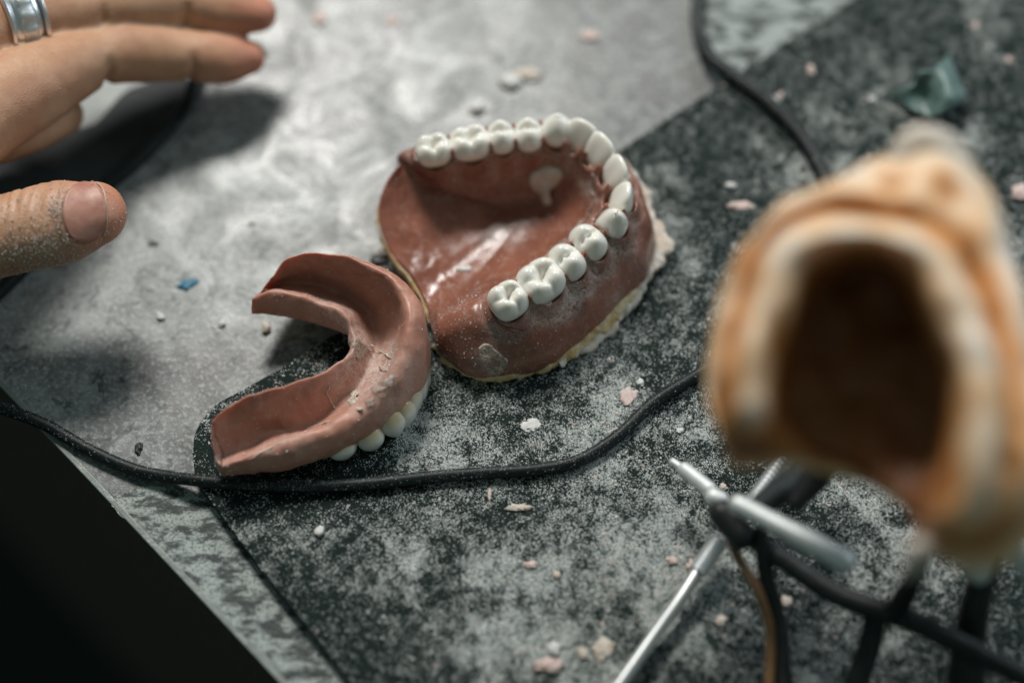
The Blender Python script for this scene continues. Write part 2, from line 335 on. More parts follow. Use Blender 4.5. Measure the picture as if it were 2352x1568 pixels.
# ------------------------------------------------------------ cables
def cable(path, r, name, label, dust=900, seed=1, double=False, mt='cable', n=10):
    w = PP(path); root = tag(empty(name, tuple(w[0])), label, 'cable')
    if double:
        # flat twin-core cord: two jackets fused side by side
        V, F = join([tube(w+np.array([s*r*.62, s*r*.3, 0]), [r*.72]*len(w), '', None, n=n, seg=12, asmesh=True) for s in (-1, 1)])
    else: V, F = tube(w, [r*(1+.38*float(np.clip((q[0]-1750)/120, 0, 1) if i < 22 else 1)*(mt == 'cable' and dust > 0)) for i, q in enumerate(path)], '', None, n=n, seg=16, asmesh=True)
    link('jacket', mesh(V, F), M[mt], root)
    if dust:
        p = surf_points(V, F, dust*6, seed, .35); zc = np.interp(p[:, 0], np.sort(w[:, 0]), w[np.argsort(w[:, 0]), 2]); p = p[p[:, 2] > zc+.25*r][:dust]
        rr = np.random.default_rng(seed); k = vnoise(p[:, 0], p[:, 1], 1.3, seed)+.2 > rr.random(len(p)); p = p[k]
        grains('dust', p, .005+.013*rr.random(len(p))**2, M['grain'], root, seed)
    return root
cz = MZ+.135
cable([(-120, 905, -.3), (-40, 928, .05), (30, 946, .14), (110, 978, .14), (200, 1030, .14), (300, 1075, .16), (380, 1093, .22), (450, 1102, .38), (540, 1111, cz), (700, 1117, cz), (850, 1110, cz), (1000, 1094, cz), (1120, 1085, cz), (1230, 1078, cz), (1330, 1056, cz), (1420, 1000, cz), (1500, 925, cz), (1600, 862, cz), (1700, 800, cz), (1800, 700, cz), (1880, 590, cz), (1915, 490, cz), (1890, 400, cz), (1840, 315, cz), (1770, 240, cz), (1700, 185, cz), (1640, 140, .36), (1612, 95, .16), (1603, 45, .14), (1606, -10, .14), (1620, -90, .14)], .14, 'power_cable', 'long thin black cable crossing the mat in front of both dentures and past the cast', 5200, 5)
cable([(500, 60, .25), (470, 130, .25), (447, 190, .25), (425, 245, .25), (370, 315, .25), (290, 392, .25), (190, 470, .25), (80, 590, .25), (-10, 680, .25), (-120, 790, .25)], .17, 'power_cable', 'thick blurred black cable running under the hand and thumb at the left', 0)
# ------------------------------------------------------------ teeth
def cube_sphere(n):
    V, F, idx = [], [], {}
    def vid(x, y, z):
        k = (round(x, 5), round(y, 5), round(z, 5))
        if k not in idx: idx[k] = len(V); V.append(k)
        return idx[k]
    t = np.tan(np.linspace(-math.pi/4, math.pi/4, n+1))
    for ax in range(3):
        for s in (-1, 1):
            for i in range(n):
                for j in range(n):
                    q = []
                    for (u, v) in ((i, j), (i+1, j), (i+1, j+1), (i, j+1)):
                        c = [0, 0, 0]; c[ax] = s; c[(ax+1) % 3] = t[u]; c[(ax+2) % 3] = t[v]; q.append(vid(*c))
                    F.append(tuple(q if s > 0 else q[::-1]))
    return np.array(V, float), F
CSV, CSF = cube_sphere(18)
def tooth_mesh(kind, a, b, c, seed):
    """a half mesio-distal, b half bucco-lingual, c half height; z up = biting side, +y = cheek side"""
    d = CSV/np.linalg.norm(CSV, axis=1)[:, None]; n = 2.7 if kind == 'molar' else 2.4
    p = d/((np.abs(d)**n).sum(1)**(1/n))[:, None]; u, v, w = p.T.copy()
    rr = random.Random(seed); j = lambda s: (rr.random()-.5)*s
    up_ = np.clip(w*1.6-.15, 0, 1); up_ = up_*up_*(3-2*up_); z = w.copy(); gs = lambda cx, cy, s: np.exp(-((u-cx)**2+(v-cy)**2)/(s*s))
    neck = np.clip(-w, 0, 1); k = 1-.22*neck**1.5; x, y = u*k, v*k
    if kind == 'molar':
        q = 0
        for cx, cy in ((-.48, -.42), (.46, -.45), (-.45, .44), (.47, .45)): q = q+.27*gs(cx+j(.1), cy+j(.1), .36)
        q = q-.38*gs(j(.06), j(.06), .34)-.20*np.exp(-((v+.12*np.sin(u*5+seed))/.09)**2)*np.exp(-(u/.7)**4)-.16*np.exp(-((u-.08*np.sin(v*6))/.08)**2)*np.exp(-(v/.85)**4)
        q = q-.09*np.exp(-((u-v*.9+.1)/.07)**2)*np.exp(-((u*u+v*v)/.35)); z = z+up_*(q-.1)
        e = np.clip(1-np.abs(u)/.10, 0, 1)*np.clip(np.abs(v)-.5, 0, 1)*.18; y = y*(1-e*up_)
    elif kind == 'premolar':
        q = .26*gs(j(.08), -.46, .42)+.30*gs(j(.08), .43, .45)-.26*gs(0, 0, .3)-.2*np.exp(-((v+.05*np.sin(u*6))/.1)**2)*np.exp(-(u/.65)**4)-.12*gs(-.55, 0, .2)-.12*gs(.55, 0, .2); z = z+up_*(q-.12)
    elif kind == 'canine':
        t = np.clip((w+1)/2, 0, 1); y = y*(1-.42*t**1.8)+.16*t; x = x*(1-.22*t**2); z = z+.12*np.exp(-(u/.45)**2)*up_-.12*np.abs(u)*up_
        y = y+.12*np.exp(-(u/.5)**2)*(v < 0)*t
    else:
        t = np.clip((w+1)/2, 0, 1); y = y*(1-.66*t**1.2)+.30*t; x = x*(.92+.10*t); z = z-.05*up_*np.abs(u)**3
        y = y+.22*np.exp(-(u/.55)**2)*(v < 0)*np.sin(t*3.1)*.6
    me = mesh(np.column_stack([x*a, y*b, z*c]), CSF, 'tooth'); at = me.attributes.new('neck', 'FLOAT', 'POINT'); at.data.foreach_set('value', np.clip((-w-.05)*1.3, 0, 1)**1.2*(1.0 if kind in ('molar', 'premolar') else 1.0)); return me
def put_tooth(kind, a, b, c, pos, out, upv, parent, seed, mt=None):
    out = Vector(out); upv = Vector(upv).normalized(); out = (out-upv*out.dot(upv)).normalized(); xx = out.cross(upv)
    o = link('tooth', tooth_mesh(kind, a, b, c, seed), mt or M['tooth'], None)
    R = Matrix((xx, out, upv)).transposed().to_4x4(); R.translation = Vector(pos)
    o.matrix_world = R; o.parent = parent; o.matrix_parent_inverse = Matrix.Translation(-Vector(parent.location)); return o
# ------------------------------------------------------------ upper denture (teeth up, open palate)
TP = [(1167, 683), (1242, 636), (1302, 592), (1351, 547), (1403, 506), (1424, 450), (1412, 388), (1375, 334), (1334, 303), (1280, 290), (1214, 300), (1151, 308), (1079, 324), (996, 343)]
HT = [2.05, 2.1, 2.1, 2.1, 2.05, 2.1, 2.2, 2.25, 2.2, 2.15, 2.1, 2.05, 2.0, 1.95]
T = np.array([P(x, y, h) for (x, y), h in zip(TP, HT)])
cen = P(1215, 475, .42)
tg = np.gradient(T[:, :2], axis=0); tg /= np.linalg.norm(tg, axis=1)[:, None]
NO = np.column_stack([tg[:, 1], -tg[:, 0]])
for i in range(14):
    if NO[i] @ (T[i, :2]-cen[:2]) < 0: NO[i] *= -1
NO3 = np.column_stack([NO, np.zeros(14)])
KIND = ['molar', 'molar', 'premolar', 'premolar', 'canine', 'incisor', 'incisor', 'incisor', 'incisor', 'canine', 'premolar', 'premolar', 'molar', 'molar']
DIM = [(.44, .44, .40), (.55, .50, .42), (.38, .47, .42), (.38, .47, .44), (.36, .42, .50), (.40, .38, .48), (.44, .36, .50), (.46, .38, .50), (.44, .38, .48), (.42, .42, .40), (.36, .42, .38), (.35, .42, .38), (.50, .44, .36), (.43, .41, .34)]
den = tag(empty('upper_denture', tuple(P(1190, 640, MZ))), 'brown-pink upper denture lying teeth up with full palate and rough cream border', 'denture')
HC = 1.68
def st(Tk, n, oo=(1.0, 1.18), hc=HC, wall=.95, rimz=.45, l1=.42):
    n = np.array([n[0], n[1], 0.]); t = np.array([Tk[0], Tk[1], 0.]); z = lambda v: np.array([0, 0, v]); c = np.array([cen[0], cen[1], 0])
    foot = t-n*wall
    return [c+z(.42), c+(foot-c)*.40+z(.46), c+(foot-c)*.74+z(.62), foot+z(.95), t-n*.66+z(hc-.34), t-n*.40+z(hc-.04), t+z(hc+.03), t+n*.38+z(hc-.03), t+n*.62+z(hc-.30), t+n*oo[0]+z(1.05), t+n*oo[1]+z(rimz+.12), t+n*(oo[1]-.02)+z(rimz-.05), t+n*(oo[1]-.25)+z(rimz-.1)]
def post(edge, under=.18, k=1.0):
    e = np.array(edge); c = np.array([cen[0], cen[1], .5]); d = (e-c); L = lambda f, dz=0.: c+np.array([d[0]*f, d[1]*f, d[2]*f**2.5+dz])
    u = np.array([d[0], d[1], 0])/np.linalg.norm(d[:2])
    return [c, L(.3), L(.55), L(.68), L(.76), L(.82), L(.86), L(.90), L(.94), L(.97), L(.985), e-np.array([0, 0, .05]), e-u*.1-np.array([0, 0, under])]
stn = []
# near tuberosity, hand placed: crest runs back from the last near molar
def manual(px): 
    q = [cen.copy()]; q += [P(*p) for p in px]; return q
stn.append(manual([(1070, 590, .52), (1040, 640, .56), (1025, 680, .62), (1012, 712, .82), (1006, 728, 1.05), (1003, 742, 1.12), (1000, 752, 1.05), (998, 764, .95), (996, 775, .8), (998, 786, .62), (1002, 790, .5), (1020, 775, .42)]))
stn.append(manual([(1085, 590, .52), (1065, 635, .58), (1055, 665, .75), (1048, 690, 1.15), (1045, 703, 1.35), (1040, 722, 1.45), (1032, 752, 1.38), (1028, 778, 1.2), (1028, 810, .9), (1036, 832, .62), (1040, 835, .5), (1055, 815, .42)]))
stn.append(manual([(1105, 585, .52), (1100, 625, .6), (1100, 648, .85), (1102, 664, 1.3), (1098, 680, 1.52), (1092, 706, 1.62), (1088, 740, 1.55), (1084, 778, 1.3), (1086, 830, .95), (1098, 862, .62), (1102, 865, .5), (1110, 840, .42)]))
OO = [(1.02, 1.2), (1.02, 1.22), (1.0, 1.2), (.98, 1.16), (.9, 1.05), (.78, .88), (.66, .72), (.62, .7), (.6, .7), (.7, .8), (.8, .9), (.85, .95), (.85, .95), (.85, .95)]
WL = [.95, 1.0, 1.0, .95, .9, .9, .95, 1.0, 1.05, 1.1, 1.15, 1.2, 1.25, 1.25]
for k in range(14): stn.append(st(T[k], NO[k], OO[k], HC, WL[k]))
n13 = NO[13]; bk = T[13]-T[12]; bk = bk/np.linalg.norm(bk)
e_far = T[13]+bk*.62; stn.append(st(e_far, (n13+bk[:2]*.5)/np.linalg.norm(n13+bk[:2]*.5), (.42, .5), 1.52, 1.0, .8))
for e in [(918, 375, 1.42), (888, 415, 1.3), (870, 470, 1.12), (874, 525, .92), (905, 590, .72), (945, 635, .65), (975, 690, .62)]: stn.append(post(P(*e)))
G = np.array(stn); A1 = cr(G, 14, True); nS = len(A1)
A2 = cr(A1.transpose(1, 0, 2), 8).transpose(1, 0, 2); nR = A2.shape[1]
J = 40; Bd = A2[:, J].copy(); c0_ = np.array([cen[0], cen[1], .42])
for j in range(J):
    f_ = (j/J)**.85; A2[:, j, :2] = c0_[:2]+(Bd[:, :2]-c0_[:2])*f_; A2[:, j, 2] = c0_[2]+(Bd[:, 2]-c0_[2])*f_**2.5
ks = np.abs(np.arange(nS)-14*18.2); Wl = np.exp(-(ks/14.)**2)[:, None]*np.clip((82-np.arange(nR))/20, 0, 1)[None]
for it in range(90):          # relax the palate into one smooth vault
    nb_ = (np.roll(A2, 1, 0)+np.roll(A2, -1, 0))/2; av = A2.copy(); av[:, 1:-1] = (nb_[:, 1:-1]+(A2[:, :-2]+A2[:, 2:])/2)/2
    A2 = A2+(av-A2)*(np.maximum((np.exp(-((np.arange(nR)-39)/4.)**2)*.6*(it < 25))[None], Wl)*(np.arange(nR) > 0)[None])[:, :, None]
    
V = A2.reshape(-1, 3).copy()
for k in range(14):
    xx = np.array([-NO[k][1], NO[k][0]]); d = V[:, :2]-T[k, :2]; a_, b_, _ = DIM[k]
    q = np.sqrt(((d @ xx)/(a_*.98))**2+((d @ NO[k])/(b_*.98))**2); hi = np.clip((V[:, 2]-1.05)/.4, 0, 1)
    V[:, 2] += hi*(.20*np.exp(-((q-1.08)/.12)**2)-.035*np.exp(-((q-1.42)/.14)**2))
    V[:, :2] += (NO[k]*(np.exp(-(d @ xx/(a_*.75))**2)*np.exp(-((d @ NO[k]-.75)/.32)**2)*.05)[:, None])
for k in range(13):
    mid_ = (T[k, :2]+T[k+1, :2])/2; no_ = (NO[k]+NO[k+1]); no_ /= np.linalg.norm(no_)
    for sd in (.26, -.26):
        q_ = mid_+no_*sd; V[:, 2] += .10*np.exp(-np.sum((V[:, :2]-q_)**2, 1)/.035)*np.clip((V[:, 2]-1.2)/.3, 0, 1)
for i in range(len(V)):
    v = V[i]; rin = (i % nR) < 34; s = (.010 if rin else .022)*fbm(v, 1.3 if rin else 1.6, 3)+(.001 if rin else .008)*nz(v, 6, 1); V[i, 2] += s; V[i, 0] += .012*nz(v, 2.2, 7)
F = grid_faces(nS, nR, True, False)
pwd = np.zeros(len(V))
for k in range(14):
    xx = np.array([-NO[k][1], NO[k][0]]); d = V[:, :2]-T[k, :2]; a_, b_, _ = DIM[k]; q = np.sqrt(((d @ xx)/a_)**2+((d @ NO[k])/b_)**2)
    pwd += np.exp(-((q-1.45)/.28)**2)*(.55 if k in (1, 2, 3, 4) else .25)
for x, y, h, s_, w in ((1285, 690, 1.3, .45, .9), (1440, 600, .9, .35, .7), (1400, 680, .8, .35, .6), (1120, 820, 1, .3, .8), (1150, 750, 1.4, .3, .5), (1340, 430, 1.4, .25, .8), (1310, 340, 1.6, .3, .6)):
    pwd += w*np.exp(-np.sum((V-P(x, y, h))**2, 1)/(s_*s_))
def with_powder(me, v): at = me.attributes.new('powder', 'FLOAT', 'POINT'); at.data.foreach_set('value', np.clip(v, 0, 1)); return me
base = link('denture_base', with_powder(mesh(V, F), pwd), M['wax'], den); DV, DF = V.copy(), F
for k in range(14):
    kd = KIND[k]; a_, b_, c_ = DIM[k]; lean = {'incisor': .16, 'canine': .10}.get(kd, .06)
    z = HC+(.20 if kd in ('molar', 'premolar') else .26); pos = (T[k, 0], T[k, 1], z)
    put_tooth(kd, a_, b_, c_, pos, NO3[k], (NO[k][0]*lean, NO[k][1]*lean, 1), den, k+3)
# translucent residue around the tooth necks, palate film, stuck flakes
def ragged(c, z, name, m, parent, seed, amp=.06, th=.03, n=60, dome=.0, lift=None):
    q = cr(np.array(c), max(3, n//len(c)), True); ctr = q.mean(0); V, F = [], []; rings = 5
    for i in range(rings+1):
        f = i/rings
        for p in q:
            w = ctr+(p-ctr)*f; e = amp*f*np.array([fbm((w[0], w[1], 0), 5, seed), fbm((w[0], w[1], 2), 5, seed+3), 0]); w = w+e
            V.append((w[0], w[1], w[2]+th*(1-f**3)+.02*nz(w, 6, seed)+dome*(1-f*f)))
    for r in range(1):
        for p in V[-len(q):]: pass
    nq = len(q); V += [(v[0], v[1], v[2]-th) for v in V[-nq:]]
    F = grid_faces(rings+2, nq, False, True)
    return link(name, mesh(V, F), m, parent)
from mathutils.bvhtree import BVHTree
bvh = BVHTree.FromPolygons([Vector(v) for v in DV], DF)
def on(px, py, b=bvh, off=.0):
    k = SENS/LENS/2352; d = Vector(fw+rt*((px-1176)*k)-up*((py-784)*k)).normalized(); h = b.ray_cast(Vector(CL), d)
    return np.array(h[0])-np.array(d)*off if h[0] is not None else None
def flake(c, name, m, parent, seed, b=bvh, th=.035, amp=.05):
    q = [on(x, y, b, .03) for x, y in c]; q = [p for p in q if p is not None]
    if len(q) > 3: return ragged(q, 0, name, m, parent, seed, amp, th)
flake([(1222, 400), (1262, 380), (1290, 392), (1282, 420), (1262, 440), (1268, 465), (1252, 470), (1238, 445), (1220, 425)], 'residue_flake', M['flash'], den, 4)
flake([(1100, 795), (1118, 788), (1140, 805), (1165, 828), (1158, 850), (1130, 862), (1112, 840), (1102, 820)], 'residue_flake', M['film'], den, 6)
flake([(1055, 610), (1078, 608), (1082, 618), (1060, 622), (1045, 617)], 'residue_flake', M['white'], den, 8, th=.03)
flake([(1228, 684), (1250, 680), (1268, 688), (1258, 700), (1238, 698)], 'residue_flake', M['film'], den, 9, th=.03)
flake([(1345, 590), (1356, 585), (1362, 595), (1352, 610), (1343, 604)], 'residue_flake', M['film'], den, 10, th=.05)
def strand(px, name, m, parent, r=.03, b=bvh, seed=1, jag=0.0):
    q = [on(x, y, b, .01) for x, y in px]; q = np.array([p for p in q if p is not None])
    q = cr(q, 5); rr = np.random.default_rng(seed); q = q+rr.normal(0, jag, q.shape)*.5; rad = r*(.4+1.1*rr.random(len(q))); rad[0] = rad[-1] = r*.2
    return tube(q, rad, name, m, parent, n=2, seg=6)
strand([(1355, 372), (1362, 400), (1360, 430), (1364, 455), (1352, 490), (1335, 512), (1308, 540)], 'wax_thread', M['film'], den, .035, seed=3, jag=.03)
strand([(1300, 548), (1280, 562), (1262, 580), (1240, 600), (1205, 618)], 'wax_thread', M['film'], den, .03, seed=4, jag=.02)
strand([(960, 378), (990, 384), (1030, 378), (1060, 368), (1085, 372), (1120, 358), (1150, 352)], 'wax_thread', M['film'], den, .02, seed=5, jag=.01)
strand([(1178, 352), (1210, 356), (1240, 350), (1268, 362), (1292, 368)], 'wax_thread', M['film'], den, .022, seed=6, jag=.02)
strand([(1128, 720), (1140, 738), (1160, 752), (1190, 760), (1215, 750)], 'wax_thread', M['wax'], den, .035, seed=7, jag=0)
# border of yellow wax and cream plaster flash along the near rim
def border(px_in, px_out, name, m, parent, seed, th=.10, jag=.10, hmul=1.0):
    a_ = cr(PP(px_in), 14); b_ = cr(PP(px_out), 14); V = []; K = 7
    for i in range(len(a_)):
        for j in range(K):
            f = j/(K-1); p = a_[i]*(1-f)+b_[i]*f; jj = jag*f
            p = p+np.array([jj*fbm(p, 2.3, seed), jj*fbm(p, 2.6, seed+4), .05*fbm(p, 3.5, seed+1)+.05*math.sin(f*3.14)])
            if f == 1: p = p+np.array([.06*nz(p, 9, seed), .06*nz(p, 9, seed+2), 0])
            V.append(p)
    n = len(a_); W_ = [np.array([p[0], p[1], p[2]-th*(1.0 if (q % K) < K-1 else .55)]) for q, p in enumerate(V)]
    F = grid_faces(n, K); F += [tuple(x+n*K for x in f[::-1]) for f in F]
    for i in range(n-1):
        for j in (0, K-1):
            x, y = i*K+j, (i+1)*K+j; F.append((x, y, y+n*K, x+n*K) if j else (y, x, x+n*K, y+n*K))
    return link(name, mesh(V+W_, F), m, parent)
border([(1476, 470, .75), (1478, 540, .72), (1466, 610, .7), (1440, 665, .68), (1400, 715, .66), (1350, 762, .64), (1300, 798, .62), (1260, 822, .6), (1200, 846, .58), (1140, 858, .56), (1085, 848, .55), (1035, 818, .55), (1005, 782, .55)],
       [(1488, 480, .6), (1494, 550, .56), (1482, 628, .54), (1456, 690, .52), (1414, 738, .5), (1362, 784, .48), (1308, 822, .46), (1264, 844, .45), (1204, 864, .44), (1140, 876, .44), (1078, 864, .44), (1022, 832, .44), (994, 792, .44)], 'wax_border', M['yellow'], den, 3, .12, .05)
border([(1432, 375, .8), (1462, 425, .72), (1480, 480, .62), (1484, 540, .58), (1480, 590, .56), (1468, 640, .54), (1445, 685, .52), (1400, 732, .48), (1340, 785, .46), (1280, 828, .45)],
       [(1442, 368, .8), (1488, 432, .72), (1510, 500, .6), (1552, 570, .52), (1520, 606, .5), (1478, 660, .48), (1452, 716, .46), (1408, 768, .42), (1346, 808, .42), (1284, 846, .42)], 'plaster_flash', M['flash'], den, 7, .07, .16)
border([(870, 470, .86), (872, 525, .76), (903, 590, .68), (943, 638, .6), (972, 690, .58), (992, 740, .55)], [(866, 474, .74), (868, 530, .64), (898, 598, .56), (938, 648, .5), (966, 698, .48), (984, 746, .46)], 'wax_border', M['yellow'], den, 9, .06, .03)
def dens_den(c): return .15+1.2*np.clip(vnoise(c[:, 0], c[:, 1], 1.2, 12)-.35, 0, 1)+1.4*np.exp(-((c[:, 0]-P(1060, 760, 1)[0])**2+(c[:, 1]-P(1060, 760, 1)[1])**2)/1.2)+.8*np.exp(-((c[:, 0]-P(1180, 790, 1)[0])**2+(c[:, 1]-P(1180, 790, 1)[1])**2)/1.2)
p = surf_points(DV, DF, 2200, 4, .1, dens_den); p[:, 2] += .004
grains('dust', p, .007+.022*np.random.default_rng(2).random(len(p))**4, M['grain'], den, 3)
# ------------------------------------------------------------ lower denture (teeth down, hollow fitting side up)
LR = [
 [(581,728,.95),(580,692,1.3),(588,684,1.3),(600,676,1.25),(612,664,1.35),(625,648,1.5),(627,640,1.45),(625,650,1.1),(615,680,.8),(600,712,.75)],
 [(629,729,.85),(622,676,1.4),(632,668,1.3),(650,655,1.2),(655,632,1.5),(662,604,1.85),(660,600,1.8),(662,612,1.2),(655,640,.7),(640,700,.6)],
 [(689,739,.85),(681,686,1.4),(690,676,1.25),(705,655,1.1),(712,628,1.5),(722,594,2.0),(722,589,1.95),(724,602,1.2),(715,632,.65),(700,700,.5)],
 [(763,762,.85),(741,704,1.4),(752,692,1.25),(770,674,1.05),(785,642,1.5),(800,604,2.05),(808,594,2.0),(812,608,1.2),(800,640,.6),(780,715,.45)],
 [(800,775,.85),(797,733,1.35),(812,722,1.2),(835,708,1.0),(862,682,1.5),(882,645,2.05),(897,630,2.0),(904,650,1.2),(890,680,.6),(850,745,.45)],
 [(806,800,.8),(808,765,1.25),(828,759,1.1),(860,752,.95),(905,738,1.4),(927,702,2.05),(957,686,1.95),(968,714,1.2),(955,740,.6),(890,775,.45)],
 [(812,815,.8),(814,800,1.25),(838,802,1.1),(868,800,.95),(905,796,1.3),(930,772,2.0),(964,762,1.9),(984,792,1.3),(982,830,.7),(900,820,.45)],
 [(790,850,.8),(790,830,1.35),(815,842,1.2),(846,856,1.0),(878,862,1.2),(900,848,1.75),(942,850,1.7),(972,868,1.1),(962,900,.6),(880,900,.45)],
 [(735,890,.9),(735,862,1.6),(760,890,1.35),(790,922,1.05),(816,924,1.25),(845,912,1.5),(880,930,1.45),(908,950,.95),(890,972,.6),(810,960,.45)],
 [(665,915,.9),(668,886,1.8),(685,925,1.4),(712,978,1.05),(732,982,1.2),(755,980,1.38),(790,998,1.3),(812,1018,.9),(800,1030,.55),(730,1010,.45)],
 [(600,940,.9),(602,904,1.9),(615,950,1.45),(632,996,1.1),(648,1006,1.2),(668,1012,1.32),(690,1036,1.2),(712,1062,.85),(700,1070,.55),(640,1040,.45)],
 [(535,960,.95),(535,930,1.9),(540,965,1.5),(562,1026,1.15),(575,1036,1.22),(590,1044,1.28),(600,1062,1.15),(615,1085,.8),(605,1090,.55),(560,1060,.45)],
 [(492,985,1.0),(488,972,1.8),(496,1000,1.5),(512,1045,1.2),(508,1060,1.2),(512,1072,1.2),(515,1080,1.1),(512,1092,.85),(508,1092,.7),(502,1050,.7)]]
LR = [[(x, y, h-{2: .12, 3: .28, 4: .15}.get(k, 0)) for k, (x, y, h) in enumerate(r)] for r in LR]
LG = np.array([PP(r) for r in LR]); LG[:, :, 2] += .1
B1 = cr(LG, 16); B2 = cr(B1.transpose(1, 0, 2), 10, True).transpose(1, 0, 2); n1, n2 = B2.shape[:2]
V = B2.reshape(-1, 3).copy()
for i in range(len(V)):
    v = V[i].copy(); V[i, 2] += .045*fbm(v, 1.4, 13)+.006*nz(v, 7, 2); V[i, 1] += .05*fbm(v, 1.9, 23); V[i, 0] += .02*nz(v, 2.6, 17)
F = grid_faces(n1, n2, False, True)
V = list(V)
for row, fl_ in ((0, True), (n1-1, False)):      # rounded end caps
    ring = np.array(V[row*n2:(row+1)*n2]); c = ring.mean(0); nxt = np.array(V[(1 if row == 0 else n1-2)*n2:(1 if row == 0 else n1-2)*n2+n2]).mean(0); dr = (c-nxt); dr /= np.linalg.norm(dr)
    prev = row*n2
    for sc, ou in ((.8, .05), (.5, .09), (.12, .10)):
        s0 = len(V); V += list(c+(ring-c)*sc+dr*ou)
        for j in range(n2):
            q = (prev+j, prev+(j+1) % n2, s0+(j+1) % n2, s0+j); F.append(q[::-1] if fl_ else q)
        prev = s0
    F.append(tuple(range(prev, prev+n2)) if not fl_ else tuple(range(prev, prev+n2))[::-1])
V = np.array(V); low = tag(empty('lower_denture', tuple(P(800, 900, MZ))), 'pink horseshoe lower denture lying teeth down with its hollow fitting side up', 'denture')
pwd = np.zeros(len(V))
for x, y, h, s_, w in ((850, 880, 1.2, .75, 1.0), (840, 800, 1.1, .6, .9), (880, 820, 1.0, .4, .6), (745, 690, 1.2, .5, .6), (800, 730, 1.1, .5, .5), (660, 665, 1.2, .4, .4), (510, 1045, 1.2, .35, .6), (680, 1000, 1.2, .4, .5), (600, 1030, 1.2, .35, .4), (930, 840, 1.7, .4, .35)):
    pwd += w*np.exp(-np.sum((V-P(x, y, h+.1))**2, 1)/(s_*s_))
lb = link('denture_base', with_powder(mesh(V, F), pwd), M['pink'], low); LV, LF = V, F
lbvh = BVHTree.FromPolygons([Vector(v) for v in LV], LF)
lt = [('incisor', 979, 858, .62, .26, .26, .42, (1, .1)), ('incisor', 972, 888, .62, .27, .26, .42, (.95, -.2)), ('incisor', 955, 922, .62, .28, .26, .42, (.85, -.5)), ('incisor', 936, 952, .62, .30, .28, .42, (.75, -.65)), ('canine', 905, 976, .62, .33, .32, .44, (.6, -.8)), ('premolar', 852, 1007, .58, .34, .36, .36, (.5, -.85)),
      ('premolar', 786, 1028, .60, .36, .38, .34, (.45, -.9)), ('molar', 724, 1036, .62, .40, .32, .28, (.4, -.9)), ('molar', 650, 1052, .64, .40, .32, .26, (.4, -.9)),
      ('canine', 950, 780, .45, .28, .26, .28, (1, .5)), ('premolar', 905, 730, .42, .30, .28, .24, (.7, .7)), ('premolar', 850, 705, .38, .30, .28, .22, (.5, .9)), ('molar', 780, 700, .36, .40, .30, .20, (.3, .95)), ('molar', 700, 690, .40, .40, .28, .20, (.1, 1))]
for i, (kd, x, y, h, a_, b_, c_, o_) in enumerate(lt):
    p = P(x, y, h); put_tooth(kd, a_, b_, c_, p-np.array([o_[0], o_[1], 0])*.12, (o_[0], o_[1], 0), (o_[0]*.18, o_[1]*.18, -1), low, 40+i)
for i, c in enumerate([[(815, 775), (835, 785), (850, 800), (840, 822), (820, 825), (812, 800)], [(815, 910), (825, 895), (832, 915), (840, 935), (825, 938), (812, 925)], [(860, 905), (885, 895), (905, 870), (890, 865), (865, 880), (850, 895)], [(838, 912), (858, 905), (860, 916), (845, 922)]]):
    flake([(x-10*(i == 1), y+10*(i == 3)) for x, y in c], 'plaster_residue', M['film'] if i != 1 else M['flash'], low, 20+i, lbvh, .02, .09)
for i, px in enumerate([[(757, 885), (752, 905), (762, 925), (770, 940)], [(850, 790), (880, 810), (900, 822)], [(870, 840), (890, 850), (905, 862)], [(700, 985), (730, 975), (760, 968)], [(570, 1055), (620, 1028), (668, 1005)]]):
    strand(px, 'scratch_line', M['flash'], low, .016, lbvh, i, .012)
def dens_low(c):
    v = .3+np.clip(vnoise(c[:, 0], c[:, 1], 1.6, 31)-.3, 0, 1)
    for x, y, s, w in ((850, 880, .7, 3), (830, 800, .6, 3), (740, 690, .5, 2), (870, 800, .7, 2), (510, 1050, .4, 2)):
        q = P(x, y, 1.2); v = v+w*np.exp(-((c[:, 0]-q[0])**2+(c[:, 1]-q[1])**2)/(s*s))
    return v
p = surf_points(LV, LF, 2600, 14, .1, dens_low); p[:, 2] += .003
p = p[p[:, 2] > .8]
grains('dust', p, .006+.026*np.random.default_rng(22).random(len(p))**5, M['grain'], low, 13)
# ------------------------------------------------------------ crumbs and chips: each one a thing
def crumb(px, py, w, h, label, m='white', z=None, seed=0, tall=.5, name='plaster_crumb', rot=None, cat='crumb', sharp=.35):
    zz = MZ if z is None else z; p = P(px, py, zz); Vv, Ff = CSV8
    d = Vv/np.linalg.norm(Vv, axis=1)[:, None]; r = random.Random(seed*7+1); a = rot if rot is not None else r.random()*3
    out = []
    for v in d:
        k = 1+sharp*1.5*fbm(v, 1.6, seed*3.1)+.3*nz(v, 4.5, seed); q = v*k*np.array([w/2.5, h/2.5, tall*.75*min(w, h)/2.5]); out.append((q[0]*math.cos(a)-q[1]*math.sin(a), q[0]*math.sin(a)+q[1]*math.cos(a), q[2]))
    out = np.array(out); out[:, 2] -= out[:, 2].min()+.02*tall*min(w, h)
    o = link(name, mesh(out, Ff), M[m]); o.location = tuple(p); tag(o, label, cat, 'loose crumbs and chips'); return o
CSV8 = cube_sphere(8)
